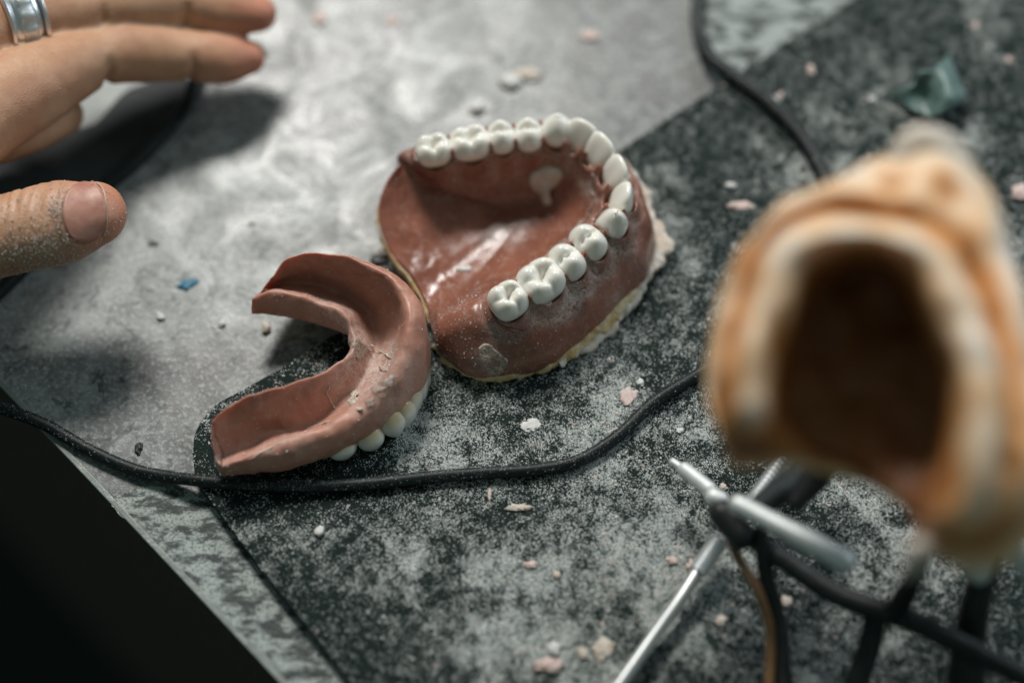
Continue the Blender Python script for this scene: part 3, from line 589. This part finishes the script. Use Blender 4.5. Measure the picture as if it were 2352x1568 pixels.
cr_list = [
 (1098, 250, .5, .36, 'white oval crumb on the grey table just behind the upper denture', 'white', 0, .7),
 (1172, 190, .62, .5, 'larger round white crumb of the touching pair on the table at top centre', 'white', 0, .5),
 (1212, 172, .8, .42, 'paler flat crumb at the right of the touching pair at top centre', 'flash', 0, .35),
 (1355, 85, .6, .35, 'pinkish cream crumb near the top of the table left of the cable', 'pinkchip', 0, .3),
 (735, 45, .45, .4, 'blurred pink crumb at the top of the table right of the fingertips', 'pinkchip', 0, .3),
 (902, 50, .45, .3, 'faint pink crumb at the top centre-left of the table', 'pinkchip', 0, .25),
 (612, 755, .32, .24, 'tan crumb in the shadow under the far end of the lower denture', 'flash', 0, .8),
 (876, 578, .5, .32, 'white crumb touching the left border of the upper denture palate', 'white', 0, .6),
 (578, 512, .16, .16, 'tiny round white crumb on the table right of the thumb tip', 'white', 0, .6),
 (510, 745, .22, .18, 'small white crumb on the table left of the lower denture', 'white', 0, .6),
 (368, 728, .26, .2, 'small pale crumb on the table below the blue fleck', 'white', 0, .6),
 (1776, 238, .42, .34, 'white crumb beside the cable in the upper right of the mat', 'white', None, .6),
 (1678, 428, .32, .2, 'small white crumb on the mat left of the cable, above the pink flake', 'white', None, .6),
 (2002, 232, .22, .2, 'small white bead crumb on the mat left of the green wax scrap', 'white', None, .8),
 (1702, 474, .68, .3, 'flat pink flake on the mat between upper denture and plaster cast', 'pinkchip', None, .3),
 (1862, 162, .2, .4, 'upright narrow pink flake on the mat right of the cable near the top', 'pinkchip', None, .4),
 (1792, 218, .2, .16, 'small pinkish crumb just above the white crumb beside the cable', 'pinkchip', None, .4),
 (2342, 446, .5, .5, 'pink chip cut by the right edge of the picture beside the cast', 'pinkchip', None, .4),
 (2316, 140, .26, .2, 'pink crumb near the right edge right of the green wax scrap', 'pinkchip', None, .5),
 (2240, 60, .26, .18, 'pale pink crumb in the top right corner of the mat', 'pinkchip', None, .4),
 (1442, 912, .55, .42, 'dusty pink-brown crumb lying flat on the mat between denture and cable', 'pinkchip', None, .15),
 (1470, 880, .22, .2, 'small white crumb at the upper right of the dusty pink-brown crumb', 'white', None, .6),
 (1222, 978, .50, .40, 'flat ragged white crumb on the mat below the upper denture', 'white', None, .18),
 (734, 1222, .26, .24, 'white crumb alone on the mat below the cable at the left', 'white', None, .7),
 (1192, 1166, .66, .18, 'elongated pale lilac shaving on the mat below the cable', 'flash', None, .4),
 (1124, 1136, .09, .34, 'thin upright pink sliver just below the cable', 'pinkchip', None, .6),
 (1562, 990, .2, .16, 'small white crumb left of the silver pin beside the cast', 'white', None, .5),
 (1218, 1298, .34, .2, 'pink and white chip in the middle of the lower mat', 'pinkchip', None, .5),
 (1278, 1320, .2, .2, 'small pale chip right of the pink and white chip in the lower mat', 'flash', None, .6),
 (1262, 1530, .70, .38, 'largest pinkish chip of the group at the bottom edge of the mat', 'pinkchip', None, .5),
 (1272, 1492, .34, .3, 'white chip just above the largest chip at the bottom edge', 'white', None, .5),
 (1340, 1500, .3, .26, 'pale chip right of the largest chip at the bottom edge', 'flash', None, .5),
 (1385, 1490, .6, .5, 'broad dusty pale chip at the bottom, left of the steel rod', 'flash', None, .25),
 (1590, 1306, .36, .34, 'pinkish round crumb touching the threaded end of the steel rod', 'pinkchip', None, .8),
 (1545, 1288, .3, .2, 'pink crumb left of the threaded end of the steel rod', 'pinkchip', None, .5),
 (1806, 1384, .32, .26, 'pale crumb just left of the amber rubber band under the articulator', 'flash', None, .6),
 (1655, 1425, .3, .26, 'pale crumb right of the steel rod near the bottom', 'flash', None, .6),
 (1660, 1120, .2, .2, 'small crumb on the mat under the silver pin', 'flash', None, .6),
 (1765, 1290, .2, .2, 'small white crumb under the steel bar of the articulator', 'white', None, .6)]
for i, (x, y, w, h, lab, m, z, tl) in enumerate(cr_list): crumb(x, y, w, h, lab, m, z, i+1, tl, 'acrylic_chip' if m == 'pinkchip' else 'plaster_crumb', rot=(0 if w/h > 1.5 or h/w > 1.5 else None), cat='chip' if m == 'pinkchip' else 'crumb')
crumb(432, 653, .52, .30, 'bright blue wax fleck on the grey table left of the lower denture', 'blue', 0, 91, .18, 'wax_fleck', .5, 'fleck')
for i, (x, y, w, h, lab) in enumerate([(870, 600, .5, .3, 'black crumb wedged beside the left border of the palate'), (318, 1030, .2, .35, 'dark crumb on the table just above the cable at the left'), (352, 560, .28, .16, 'small dark crumb on the table right of the thumb')]):
    crumb(x, y, w, h, lab, 'black', 0, 60+i, .3, 'dark_crumb', 0, 'crumb')
# green wax scrap: bent thin sheet
root = tag(empty('wax_scrap', tuple(P(2140, 230, MZ))), 'bent dark green wax scrap on the mat in the upper right', 'wax scrap')
rows = [[(2050, 212, .5), (2075, 238, .45), (2108, 262, .5), (2142, 270, .55), (2180, 250, .95), (2218, 218, .7)],
        [(2058, 206, .62), (2082, 215, .66), (2116, 228, .55), (2150, 238, .75), (2178, 222, 1.15), (2205, 196, .8)],
        [(2078, 204, .72), (2100, 198, .8), (2114, 192, .75), (2142, 196, .95), (2172, 182, 1.2), (2192, 162, .9)],
        [(2098, 200, .75), (2104, 184, .85), (2112, 168, 1.15), (2138, 160, 1.2), (2158, 148, 1.15), (2176, 130, .9)]]
g_ = np.array([PP(r) for r in rows]); g1 = cr(g_, 8); g2 = cr(g1.transpose(1, 0, 2), 8).transpose(1, 0, 2); V = g2.reshape(-1, 3)
V = [v+np.array([.04*nz(v, 3, 2), .04*nz(v, 3, 4), .03*nz(v, 3, 6)]) for v in V]
o = link('bent_sheet', mesh(V, grid_faces(*g2.shape[:2])), M['greenwax'], root); s_ = o.modifiers.new('s', 'SOLIDIFY'); s_.thickness = .09; s_.offset = 0
# dark sheet put in for the hand's shadow, and paper slip
o = sheet(blob_outline([(-120, 470), (-60, 330), (60, 270), (190, 250), (300, 195), (400, 180), (446, 190), (425, 245), (368, 315), (285, 392), (180, 470), (60, 590), (-120, 700)], 5, .08), .012, .07, 'hand_shadow_sheet', M['slate'], None, .02); tag(o, 'dark sheet on the table standing in for the shadow of the hand', 'shadow sheet')
o = sheet(blob_outline([(150, 290), (195, 235), (270, 170), (400, 140), (350, 190), (290, 215), (215, 290)], 9, .03), .075, .085, 'paper_slip', M['paper']); tag(o, 'pale grey paper slip showing between index finger and hand-shadow sheet', 'paper')
# ------------------------------------------------------------ hand
person = tag(empty('person', tuple(P(-200, 400, 0))), 'hand reaching in from the left, dusty thumb towards the camera, fingers straight', 'person')
parts = []
def finger(chain, fl=.94):
    w = PP([c[:3] for c in chain]); parts.append(tube(w, [c[3] for c in chain], '', None, n=8, seg=24, flat=fl, asmesh=True)); return w
f1 = finger([(-160, 330, 4.2, 1.25), (-60, 270, 3.7, 1.15), (60, 205, 3.2, 1.02), (150, 158, 2.8, .88), (222, 132, 2.5, .74), (290, 122, 2.25, .735), (360, 122, 2.0, .70), (425, 128, 1.8, .655), (490, 132, 1.6, .655), (535, 134, 1.45, .60), (566, 133, 1.35, .47)])
f2 = finger([(-200, 200, 4.2, 1.2), (-80, 90, 3.8, 1.0), (60, 42, 3.4, .86), (200, 22, 2.9, .80), (310, 8, 2.6, .76), (420, 8, 2.3, .70), (500, 18, 2.1, .67), (560, 28, 1.95, .60), (592, 33, 1.9, .48)])
finger([(-200, 340, 3.4, 1.1), (-90, 320, 2.8, .85), (20, 300, 2.2, .74), (95, 278, 1.7, .66), (140, 262, 1.3, .56)])
finger([(-240, 400, 2.8, .95), (-150, 380, 2.2, .7), (-70, 350, 1.6, .6), (-5, 325, 1.1, .5)])
f5 = finger([(-300, 500, 3.2, 1.3), (-160, 552, 2.9, 1.08), (-60, 553, 2.9, 1.0), (10, 540, 2.95, .96), (80, 524, 3.0, .98), (150, 508, 3.0, .99), (195, 497, 3.0, .86), (212, 492, 3.0, .78)], .86)
parts.append(tube(PP([(-420, 330, 3.9), (-330, 330, 3.9), (-250, 320, 3.9)]), [2.0, 2.0, 1.5], '', None, asmesh=True)); parts.append(tube(PP([(-420, 420, 3.5), (-300, 500, 3.2), (-240, 520, 3.1)]), [1.9, 1.4, 1.2], '', None, asmesh=True))
parts.append(tube(PP([(-900, 480, 4.5), (-650, 420, 4.2), (-420, 370, 3.9)]), [2.6, 2.4, 2.3], '', None, asmesh=True))
Vh, Fh = join(parts); tmp = link('hand_tmp', mesh(Vh, Fh), M['skin']); md = tmp.modifiers.new('r', 'REMESH'); md.mode = 'VOXEL'; md.voxel_size = .07
sm_ = tmp.modifiers.new('s', 'SMOOTH'); sm_.iterations = 9; sm_.factor = .6
dg = bpy.context.evaluated_depsgraph_get(); hm = bpy.data.meshes.new_from_object(tmp.evaluated_get(dg)); bpy.data.objects.remove(tmp)
co = np.zeros(len(hm.vertices)*3); hm.vertices.foreach_get('co', co); co = co.reshape(-1, 3); nr = np.zeros(len(co)*3); hm.vertices.foreach_get('normal', nr); nr = nr.reshape(-1, 3)
disp = np.zeros(len(co)); flush = np.zeros(len(co))
def crease(px, py, h, axis, depth, wdt, rad=1.3, side=None):
    global disp
    c = P(px, py, h); ax = np.array(axis)/np.linalg.norm(axis); d = co-c; t = d @ ax; rr = np.linalg.norm(d-np.outer(t, ax), axis=1)
    w = np.exp(-(t/wdt)**2)*(rr < rad)
    if side is not None: w = w*np.clip(nr @ np.array(side), 0, 1)
    disp -= depth*w
a1 = f1[7]-f1[4]; at5 = f5[6]-f5[3]
crease(236, 128, 2.4, a1, .20, .11, side=(0, -.8, -.3)); crease(430, 128, 1.8, a1, .16, .10, side=(0, -.8, -.3)); crease(395, 5, 2.3, a1, .06, .08, side=(0, -.8, -.3))
crease(340, 122, 2.1, a1, -.05, .5, side=(0, -.6, -.5)); crease(505, 134, 1.5, a1, -.05, .35, side=(0, -.7, -.5))
for i, x in enumerate(range(-40, 125, 15)): crease(x+random.uniform(-4, 4), 530, 3, (1, .05+random.uniform(-.15, .15), 0), random.uniform(.03, .07), .05, side=(0, -.3, .9))
for i in range(7): crease(128+i*6, 505, 3, (1, .1, 0), .012, .02, side=(0, -.3, .9))
nb = (P(90, 505, 3.9), P(240, 500, 3.9))
for tip, rad in ((P(585, 134, 1.3), 1.15), (P(612, 33, 1.85), 1.1), (P(240, 490, 3.0), 1.0)): flush = np.maximum(flush, np.exp(-(np.linalg.norm(co-tip, axis=1)/rad)**2))
for i in range(len(co)):
    disp[i] += .012*nz(co[i], 3.0, 4)
rel = co-CL; dz_ = rel@fw; kx = SENS/LENS/2352; ppx = 1176+(rel@rt)/dz_/kx; ppy = 784-(rel@up)/dz_/kx
qn = np.sqrt(((ppx-194)/53)**2+((ppy-490)/68)**2); fc = np.clip(-(nr@fw), 0, 1)*(ppx < 300)*(ppy > 390)*(ppy < 640)
disp += fc*(.05*np.exp(-((qn-1.12)/.12)**2)*(ppx < 225)-.02*(qn < .9))
co = co+nr*disp[:, None]; hm.vertices.foreach_set('co', co.reshape(-1)); at = hm.attributes.new('flush', 'FLOAT', 'POINT'); at.data.foreach_set('value', flush*.65)
hm.materials.clear(); body = link('hand', hm, M['skin'], person)
hF = [tuple(p.vertices) for p in hm.polygons]; hbvh = BVHTree.FromPolygons([Vector(v) for v in co], hF)
# thumb nail: curved plate following the thumb
def nail(corners, name, seed, mt, parent, nu=14, nv=12, lift=.018):
    V = []; A, B, C_, D = [np.array(c, float) for c in corners]      # px corners: base-top, tip-top, tip-bottom, base-bottom
    for i in range(nu):
        for j in range(nv):
            u, v = i/(nu-1), j/(nv-1); su = 2*u-1; sv = 2*v-1
            uu = .5+.5*su*math.sqrt(1-.55*sv*sv); vv = .5+.5*sv*math.sqrt(1-.40*su*su)
            q = (A*(1-uu)+B*uu)*(1-vv)+(D*(1-uu)+C_*uu)*vv; p = on(q[0], q[1], hbvh, lift*(1-.75*max(abs(sv), abs(min(su, 0)))**6))
            if p is None: p = P(q[0], q[1], 3)
            V.append(p)
    o = link(name, mesh(V, grid_faces(nu, nv)), mt, parent); s = o.modifiers.new('s', 'SOLIDIFY'); s.thickness = .05; s.offset = -1; return o
nail([(138, 428), (240, 414), (250, 548), (150, 566)], 'fingernail', 1, M['nail'], person)
p_ = [on(x, y, hbvh, .05) for x, y in [(222, 420), (234, 430), (241, 450), (245, 480), (246, 510), (240, 540)]]; p_ = np.array([q for q in p_ if q is not None]); tube(p_, [.015]*len(p_), 'nail_edge', M['nailtip'], person, seg=8)
f1n = PP([(560, 112, 1.6), (580, 112, 1.5), (600, 120, 1.35), (612, 126, 1.25)]); tube(f1n, [.2, .24, .2, .08], 'fingernail', M['nailtip'], person, flat=.5)
f2n = PP([(595, 8, 2.1), (612, 10, 2.05), (628, 20, 1.95)]); tube(f2n, [.2, .22, .1], 'fingernail', M['nailtip'], person, flat=.5)
def dens_h(c):
    v = np.zeros(len(c))
    for x, y, s, w in ((150, 480, .35, 5), (190, 470, .55, 2), (60, 560, .9, 1.2), (120, 560, .5, 1.6), (130, 600, .4, 1), (20, 590, .8, .8), (230, 520, .5, .5)):
        q = on(x, y, hbvh); q = P(x, y, 3) if q is None else q; v = v+w*np.exp(-np.sum((c-q)**2, 1)/(s*s))
    return v
p = surf_points(co, hF, 3200, 24, .0, dens_h); rr = np.random.default_rng(5); p = p+rr.normal(0, .012, p.shape)+np.array([0, -.02, .035])
grains('dust', p, .006+.020*rr.random(len(p))**3, M['white'], person, 33)
f2d = surf_points(co, hF, 500, 25, .3, lambda c: np.exp(-((c[:, 2]-3.0)**2)/2)*(c[:, 1] > 2)); f2d[:, 2] += .01; grains('dust', f2d, .01+.015*rr.random(len(f2d))**3, M['grain'], person, 34)
# ring on the second finger
q_ = [on(x, y, hbvh, .04) for x, y in zip(np.random.default_rng(4).normal(178, 28, 420), np.random.default_rng(6).normal(478, 34, 420))]; q_ = np.array([q for q in q_ if q is not None]); grains('dust', q_, .006+.018*np.random.default_rng(7).random(len(q_))**3, M['white'], person, 36)
rg = tag(empty('finger_ring', tuple(P(50, 45, 3.4))), 'wide silver ring on the farther finger in the top left corner', 'ring')
ax = Vector(f2[3]-f2[1]).normalized(); s_ = ax.cross(Vector((0, 0, 1))).normalized(); u_ = s_.cross(ax); c0 = Vector(P(30, 44, 3.45))
def ringband(off, r, wd, th, name, m, bumps=0):
    V = []; K = 72; prof = [(-wd, 0), (-wd, th*.7), (-wd*.6, th), (wd*.6, th), (wd, th*.7), (wd, 0)]
    for k in range(K):
        a = 2*math.pi*k/K
        for (t, h) in prof: V.append(c0+ax*(off+t)+(s_*math.cos(a)+u_*math.sin(a))*(r+h+(bumps*math.sin(a*18) if h else 0)))
    return link(name, mesh(V, grid_faces(K, 6, True, True)), m, rg)
ringband(0, .92, .36, .10, 'band', M['chrome']); ringband(-.42, .94, .05, .14, 'rim', M['chrome']); ringband(.42, .94, .05, .14, 'rim', M['chrome']); ringband(0, 1.01, .18, .06, 'engraved_relief', M['steel'], .03)
# ------------------------------------------------------------ articulator below the cast
art = tag(empty('articulator', tuple(P(1900, 1300, MZ))), 'out of focus articulator with dark frame and steel bars beneath the plaster cast', 'articulator')
def rod(px, r, name, m, parent=art, seg=20, flat=1.0): 
    if not hasattr(r, '__len__'): r = [r]*len(px)
    return tube(PP(px), r, name, M[m], parent, n=6, seg=seg, flat=flat)
def threaded(p0, p1, r, turns, name, m, parent, amp=.12):
    a_, b_ = P(*p0), P(*p1); d = b_-a_; L = np.linalg.norm(d); d /= L; s = np.cross(d, [0, 0, 1.]); s /= np.linalg.norm(s); u = np.cross(s, d); V = []; nl = turns*8; sg = 20
    for i in range(nl+1):
        for k in range(sg):
            a = 2*math.pi*k/sg; ph = (i/8-k/sg) % 1; rr = r*(1-amp*abs(2*ph-1)); V.append(a_+d*L*i/nl+(s*math.cos(a)+u*math.sin(a))*rr)
    F = grid_faces(nl+1, sg, False, True)+[tuple(range(sg))[::-1], tuple(range(len(V)-sg, len(V)))]; return link(name, mesh(V, F), M[m], parent, False)
rod([(1695, 1158, 3.4), (1780, 1202, 3.5), (1860, 1244, 3.6), (1940, 1288, 3.7)], [.19, .19, .22, .22], 'upper_bar', 'aluminium')
rod([(1690, 1215, 2.2), (1800, 1285, 2.1), (1930, 1368, 2.1), (2080, 1420, 2.4), (2230, 1490, 2.4), (2400, 1580, 2.4)], [.18, .22, .24, .24, .22, .22], 'lower_frame', 'black')
rod([(1745, 1225, 2.4), (1762, 1330, 1.8), (1790, 1440, 1.2), (1800, 1600, .8)], [.17, .17, .18, .2], 'front_leg', 'black')
rod([(2010, 1400, 2.0), (2000, 1470, 1.4), (1960, 1590, .9)], [.24, .24, .24], 'middle_leg', 'black')
rod([(2275, 1270, 3.4), (2250, 1350, 2.8), (2230, 1450, 2.0), (2220, 1560, 1.2)], [.3, .3, .34, .4], 'back_leg', 'black')
rod([(2295, 1215, 4.3), (2325, 1250, 4.2), (2400, 1330, 4.0)], [.24, .3, .32], 'hinge_bar', 'aluminium')
rod([(2262, 1272, 4.0), (2248, 1310, 3.8)], [.26, .26], 'hinge_knob', 'aluminium')
rod([(1572, 1078, 1.6), (1600, 1100, 1.75), (1628, 1122, 1.9)], [.16, .16, .16], 'guide_pin', 'aluminium')
rod([(1545, 1060, 1.5), (1560, 1070, 1.55), (1575, 1080, 1.6)], [.08, .08, .08], 'pin_tip', 'aluminium')
rod([(1640, 1142, 2.1), (1652, 1148, 2.1)], [.2, .2], 'pin_knob', 'aluminium')
rod([(1660, 1180, 2.5), (1700, 1230, 2.4)], [.30, .30], 'joint_block', 'black')
threaded((1722, 1158, 1.7), (1832, 1008, 1.0), .17, 17, 'threaded_rod', 'steel', art, .25)
rod([(1730, 1170, 3.0), (1865, 1080, 2.0), (1880, 1050, 1.8)], [.22, .35, .3], 'rod_bracket', 'matside')
rod([(1905, 1050, 3.6), (1870, 1100, 3.2), (1830, 1150, 3.0)], [.28, .3, .2], 'side_arm', 'black')
bd = tube(PP([(1665, 1200, 2.2), (1690, 1270, 2.1), (1735, 1345, 1.9), (1765, 1430, 1.5), (1770, 1500, 1.2), (1765, 1600, .9)]), [.11]*6, 'rubber_band', M['band'], None, n=8, seg=10, flat=1.0); tag(bd, 'amber brown rubber band hanging down the front of the articulator', 'rubber band')
# steel wax instrument resting beside it
ins = tag(empty('wax_instrument', tuple(P(1540, 1440, 1.0))), 'slim steel rod tool with ridged end leaning below the cast', 'tool')
threaded((1652, 1240, 1.0), (1602, 1312, .85), .22, 10, 'ridged_grip', 'steel', ins, .12)
tube(PP([(1605, 1308, .86), (1560, 1378, .8), (1500, 1462, .7), (1410, 1590, .6), (1330, 1700, .5)]), [.14, .145, .145, .15, .15], 'shaft', M['steel'], ins, n=6, seg=18)
# ------------------------------------------------------------ plaster cast close to the camera
cast = tag(empty('plaster_cast', tuple(P(1990, 850, 8))), 'large blurred cream dental cast with orange wax grooves and dark hollow, close up at right', 'dental cast')
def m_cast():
    m = mat('cream_plaster_wax_shade', (.72, .60, .42), .5, Subsurface_Weight=.3, Subsurface_Scale=.6); m.node_tree.nodes['Principled BSDF'].inputs['Subsurface Radius'].default_value = (1, .5, .2); n = N(m)
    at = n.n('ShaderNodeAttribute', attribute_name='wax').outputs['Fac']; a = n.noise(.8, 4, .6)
    c = n.ramp(at, [(0, (.82, .78, .74)), (.16, (.86, .70, .54)), (.36, (.84, .53, .30)), (.6, (.60, .26, .07)), (.85, (.40, .14, .04)), (1, (.26, .095, .035))])  # darkest stops also carry the painted shade of the hollow
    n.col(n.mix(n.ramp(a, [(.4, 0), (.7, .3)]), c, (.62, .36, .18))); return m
M['cast'] = m_cast()
cc = (1975, 900, 8.0)
# rails: bowl mid, wall foot, wall, ridge inner, ridge top, groove, shelf, outer edge, lower edge
CS = [
 [(1850, 930, 7.3), (1800, 935, 7.6), (1790, 930, 8.6), (1765, 950, 9.6), (1720, 960, 10.0), (1690, 975, 9.7), (1668, 985, 9.5), (1652, 985, 9.1), (1690, 1045, 8.0)],
 [(1860, 840, 7.3), (1815, 830, 7.6), (1795, 830, 8.8), (1765, 835, 10.0), (1715, 835, 10.5), (1680, 830, 9.9), (1655, 835, 9.9), (1632, 850, 9.3), (1640, 900, 8.0)],
 [(1880, 770, 7.3), (1830, 745, 7.6), (1808, 735, 8.9), (1780, 715, 10.3), (1745, 700, 10.7), (1708, 690, 9.9), (1680, 690, 10.0), (1650, 700, 9.4), (1650, 760, 8.0)],
 [(1905, 720, 7.3), (1860, 680, 7.6), (1842, 655, 9.0), (1815, 620, 10.5), (1780, 590, 10.9), (1745, 575, 10.0), (1722, 565, 10.1), (1700, 575, 9.4), (1695, 640, 8.0)],
 [(1945, 690, 7.3), (1915, 640, 7.6), (1905, 615, 9.0), (1885, 575, 10.6), (1862, 535, 11.0), (1835, 505, 10.1), (1815, 480, 10.3), (1795, 470, 9.5), (1790, 540, 8.0)],
 [(1985, 685, 7.3), (1980, 625, 7.6), (1980, 598, 9.0), (1975, 560, 10.7), (1965, 520, 11.1), (1955, 482, 10.2), (1945, 440, 10.5), (1925, 405, 9.6), (1920, 480, 8.0)],
 [(2025, 700, 7.3), (2040, 640, 7.6), (2050, 612, 9.0), (2060, 580, 10.7), (2070, 545, 11.1), (2075, 505, 10.3), (2075, 440, 10.6), (2060, 350, 9.8), (2050, 430, 8.0)],
 [(2055, 740, 7.3), (2090, 690, 7.6), (2106, 665, 9.0), (2130, 630, 10.7), (2155, 595, 11.0), (2172, 550, 10.3), (2170, 440, 10.6), (2160, 318, 9.9), (2170, 420, 8.0)],
 [(2075, 800, 7.3), (2120, 770, 7.6), (2140, 750, 9.0), (2175, 715, 10.6), (2215, 680, 10.9), (2240, 645, 10.1), (2252, 530, 10.5), (2262, 420, 9.8), (2260, 520, 8.0)],
 [(2085, 870, 7.3), (2145, 860, 7.6), (2165, 850, 9.0), (2205, 820, 10.5), (2255, 790, 10.8), (2290, 755, 10.0), (2310, 660, 10.4), (2322, 560, 9.7), (2330, 660, 8.0)],
 [(2085, 950, 7.3), (2150, 955, 7.6), (2172, 955, 8.9), (2215, 935, 10.4), (2275, 910, 10.6), (2320, 880, 9.9), (2355, 800, 10.2), (2370, 720, 9.6), (2380, 820, 8.0)],
 [(2075, 1030, 7.3), (2135, 1060, 7.6), (2160, 1070, 8.7), (2205, 1060, 10.1), (2275, 1045, 10.4), (2330, 1010, 9.8), (2390, 960, 9.9), (2420, 900, 9.3), (2430, 1000, 8.0)],
 [(2055, 1080, 7.3), (2105, 1140, 7.6), (2130, 1170, 8.4), (2175, 1180, 9.5), (2245, 1170, 9.9), (2320, 1150, 9.6), (2400, 1110, 9.4), (2440, 1080, 9.0), (2380, 1200, 8.0)],
 [(2020, 1080, 7.3), (2075, 1150, 7.4), (2100, 1185, 7.7), (2125, 1215, 8.2), (2160, 1240, 8.6), (2200, 1255, 8.7), (2240, 1250, 8.5), (2260, 1250, 8.2), (2200, 1290, 7.6)],
 [(1985, 1040, 7.3), (2010, 1080, 7.35), (2025, 1100, 7.4), (2040, 1115, 7.45), (2050, 1125, 7.5), (2060, 1135, 7.5), (2070, 1145, 7.45), (2075, 1150, 7.4), (2080, 1152, 7.2)],
 [(1930, 1000, 7.3), (1925, 1035, 7.35), (1920, 1045, 7.4), (1918, 1050, 7.45), (1915, 1056, 7.5), (1912, 1060, 7.5), (1910, 1065, 7.45), (1908, 1068, 7.4), (1908, 1070, 7.2)],
 [(1880, 970, 7.3), (1840, 985, 7.5), (1825, 990, 7.8), (1800, 1000, 8.3), (1775, 1008, 8.7), (1745, 1015, 8.7), (1715, 1028, 8.5), (1695, 1038, 8.2), (1720, 1050, 7.6)]]
CS = [[(x, y, 7.9+(h-7.3)*.6) if h < 7.9 and k < 2 else (x, y, h) for k, (x, y, h) in enumerate(r)] for r in CS]
CS = [[(1985+(x-1985)*(1-.17*float(np.clip((860-y)/150, 0, 1))*(k < 4)), y, h) for k, (x, y, h) in enumerate(r)] for r in CS]
CG = np.array([[P(*cc[:2], 7.8)]+list(PP(r)) for r in CS])
# underside of the base
und = CG[:, -1:].copy(); c_ = und.mean(0, keepdims=True); und2 = c_+(und-c_)*.5; und[:, :, 2] -= .25; und2[:, :, 2] = 6.7
CG = np.concatenate([CG, und, und2], 1)
ns, nr_ = CG.shape[:2]
wax_shade = np.array([1, 1, .98, .88, .50, .20, .58, .26, .24, .36, .4, .4]); WG = np.tile(wax_shade[None, :, None], (ns, 1, 1))  # bowl and wall rails darkest: shade of the hollow put into the colour
WG[13:16, 3:9] = .8; WG[16, 3:9] = .55; WG[9:12, 8] = .03  # right outer edge whitened: cool window highlight painted into the colour
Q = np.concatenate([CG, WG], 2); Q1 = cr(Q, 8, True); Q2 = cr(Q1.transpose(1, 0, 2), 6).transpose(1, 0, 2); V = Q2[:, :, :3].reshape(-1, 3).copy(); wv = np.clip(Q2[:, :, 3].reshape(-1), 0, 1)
for i in range(len(V)):
    v = V[i].copy(); V[i] += (V[i]-CG[:, 0].mean(0))*.012*fbm(v, 1.1, 5); V[i, 2] += .08*fbm(v, 1.2, 8)
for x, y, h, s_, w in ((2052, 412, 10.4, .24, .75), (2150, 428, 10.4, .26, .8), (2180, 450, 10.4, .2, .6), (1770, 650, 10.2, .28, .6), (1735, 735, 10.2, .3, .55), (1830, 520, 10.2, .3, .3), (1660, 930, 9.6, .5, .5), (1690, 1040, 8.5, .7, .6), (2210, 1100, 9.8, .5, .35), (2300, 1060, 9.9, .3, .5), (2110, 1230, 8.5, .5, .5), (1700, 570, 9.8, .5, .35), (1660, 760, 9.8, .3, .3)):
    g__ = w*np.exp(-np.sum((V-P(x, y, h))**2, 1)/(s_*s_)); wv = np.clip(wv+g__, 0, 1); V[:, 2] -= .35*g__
for x, y, h, s_, w in ((1730, 960, 9.9, .5, .45), (2250, 1020, 10.3, .5, .4), (2090, 560, 10.9, .5, .3), (1900, 560, 10.8, .5, .25), (2240, 840, 10.6, .6, .3)):
    g__ = w*np.exp(-np.sum((V-P(x, y, h))**2, 1)/(s_*s_)); wv = wv*(1-g__*1.3); V[:, 2] += .5*g__
for i in range(len(V)):
    if wv[i] < .8: wv[i] += .20*fbm(V[i], .8, 31)+.14*nz(V[i], 2.0, 3)
    V[i, 2] += .16*nz(V[i], 1.3, 44)
wv = np.clip(wv, 0, 1)
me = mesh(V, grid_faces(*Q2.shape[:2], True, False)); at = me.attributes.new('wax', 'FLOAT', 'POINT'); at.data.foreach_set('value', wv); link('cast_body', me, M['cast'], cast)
rod([(2110, 1260, 8.0), (2105, 1290, 7.6), (2085, 1310, 7.2)], [.22, .2, .14], 'wax_drip', 'flash', cast)
rod([(2150, 1120, 6.9), (2110, 1300, 5.0), (2060, 1400, 3.0)], [.22, .22, .26], 'mounting_post', 'black', art)
rod([(2080, 355, 10.0), (2110, 330, 10.1), (2165, 345, 10.1), (2205, 372, 10.0)], [.28, .34, .34, .26], 'cast_knob', 'flash', cast)
print('tris', sum(len(p.vertices)-2 for o in bpy.data.objects if o.type == 'MESH' for p in o.data.polygons))
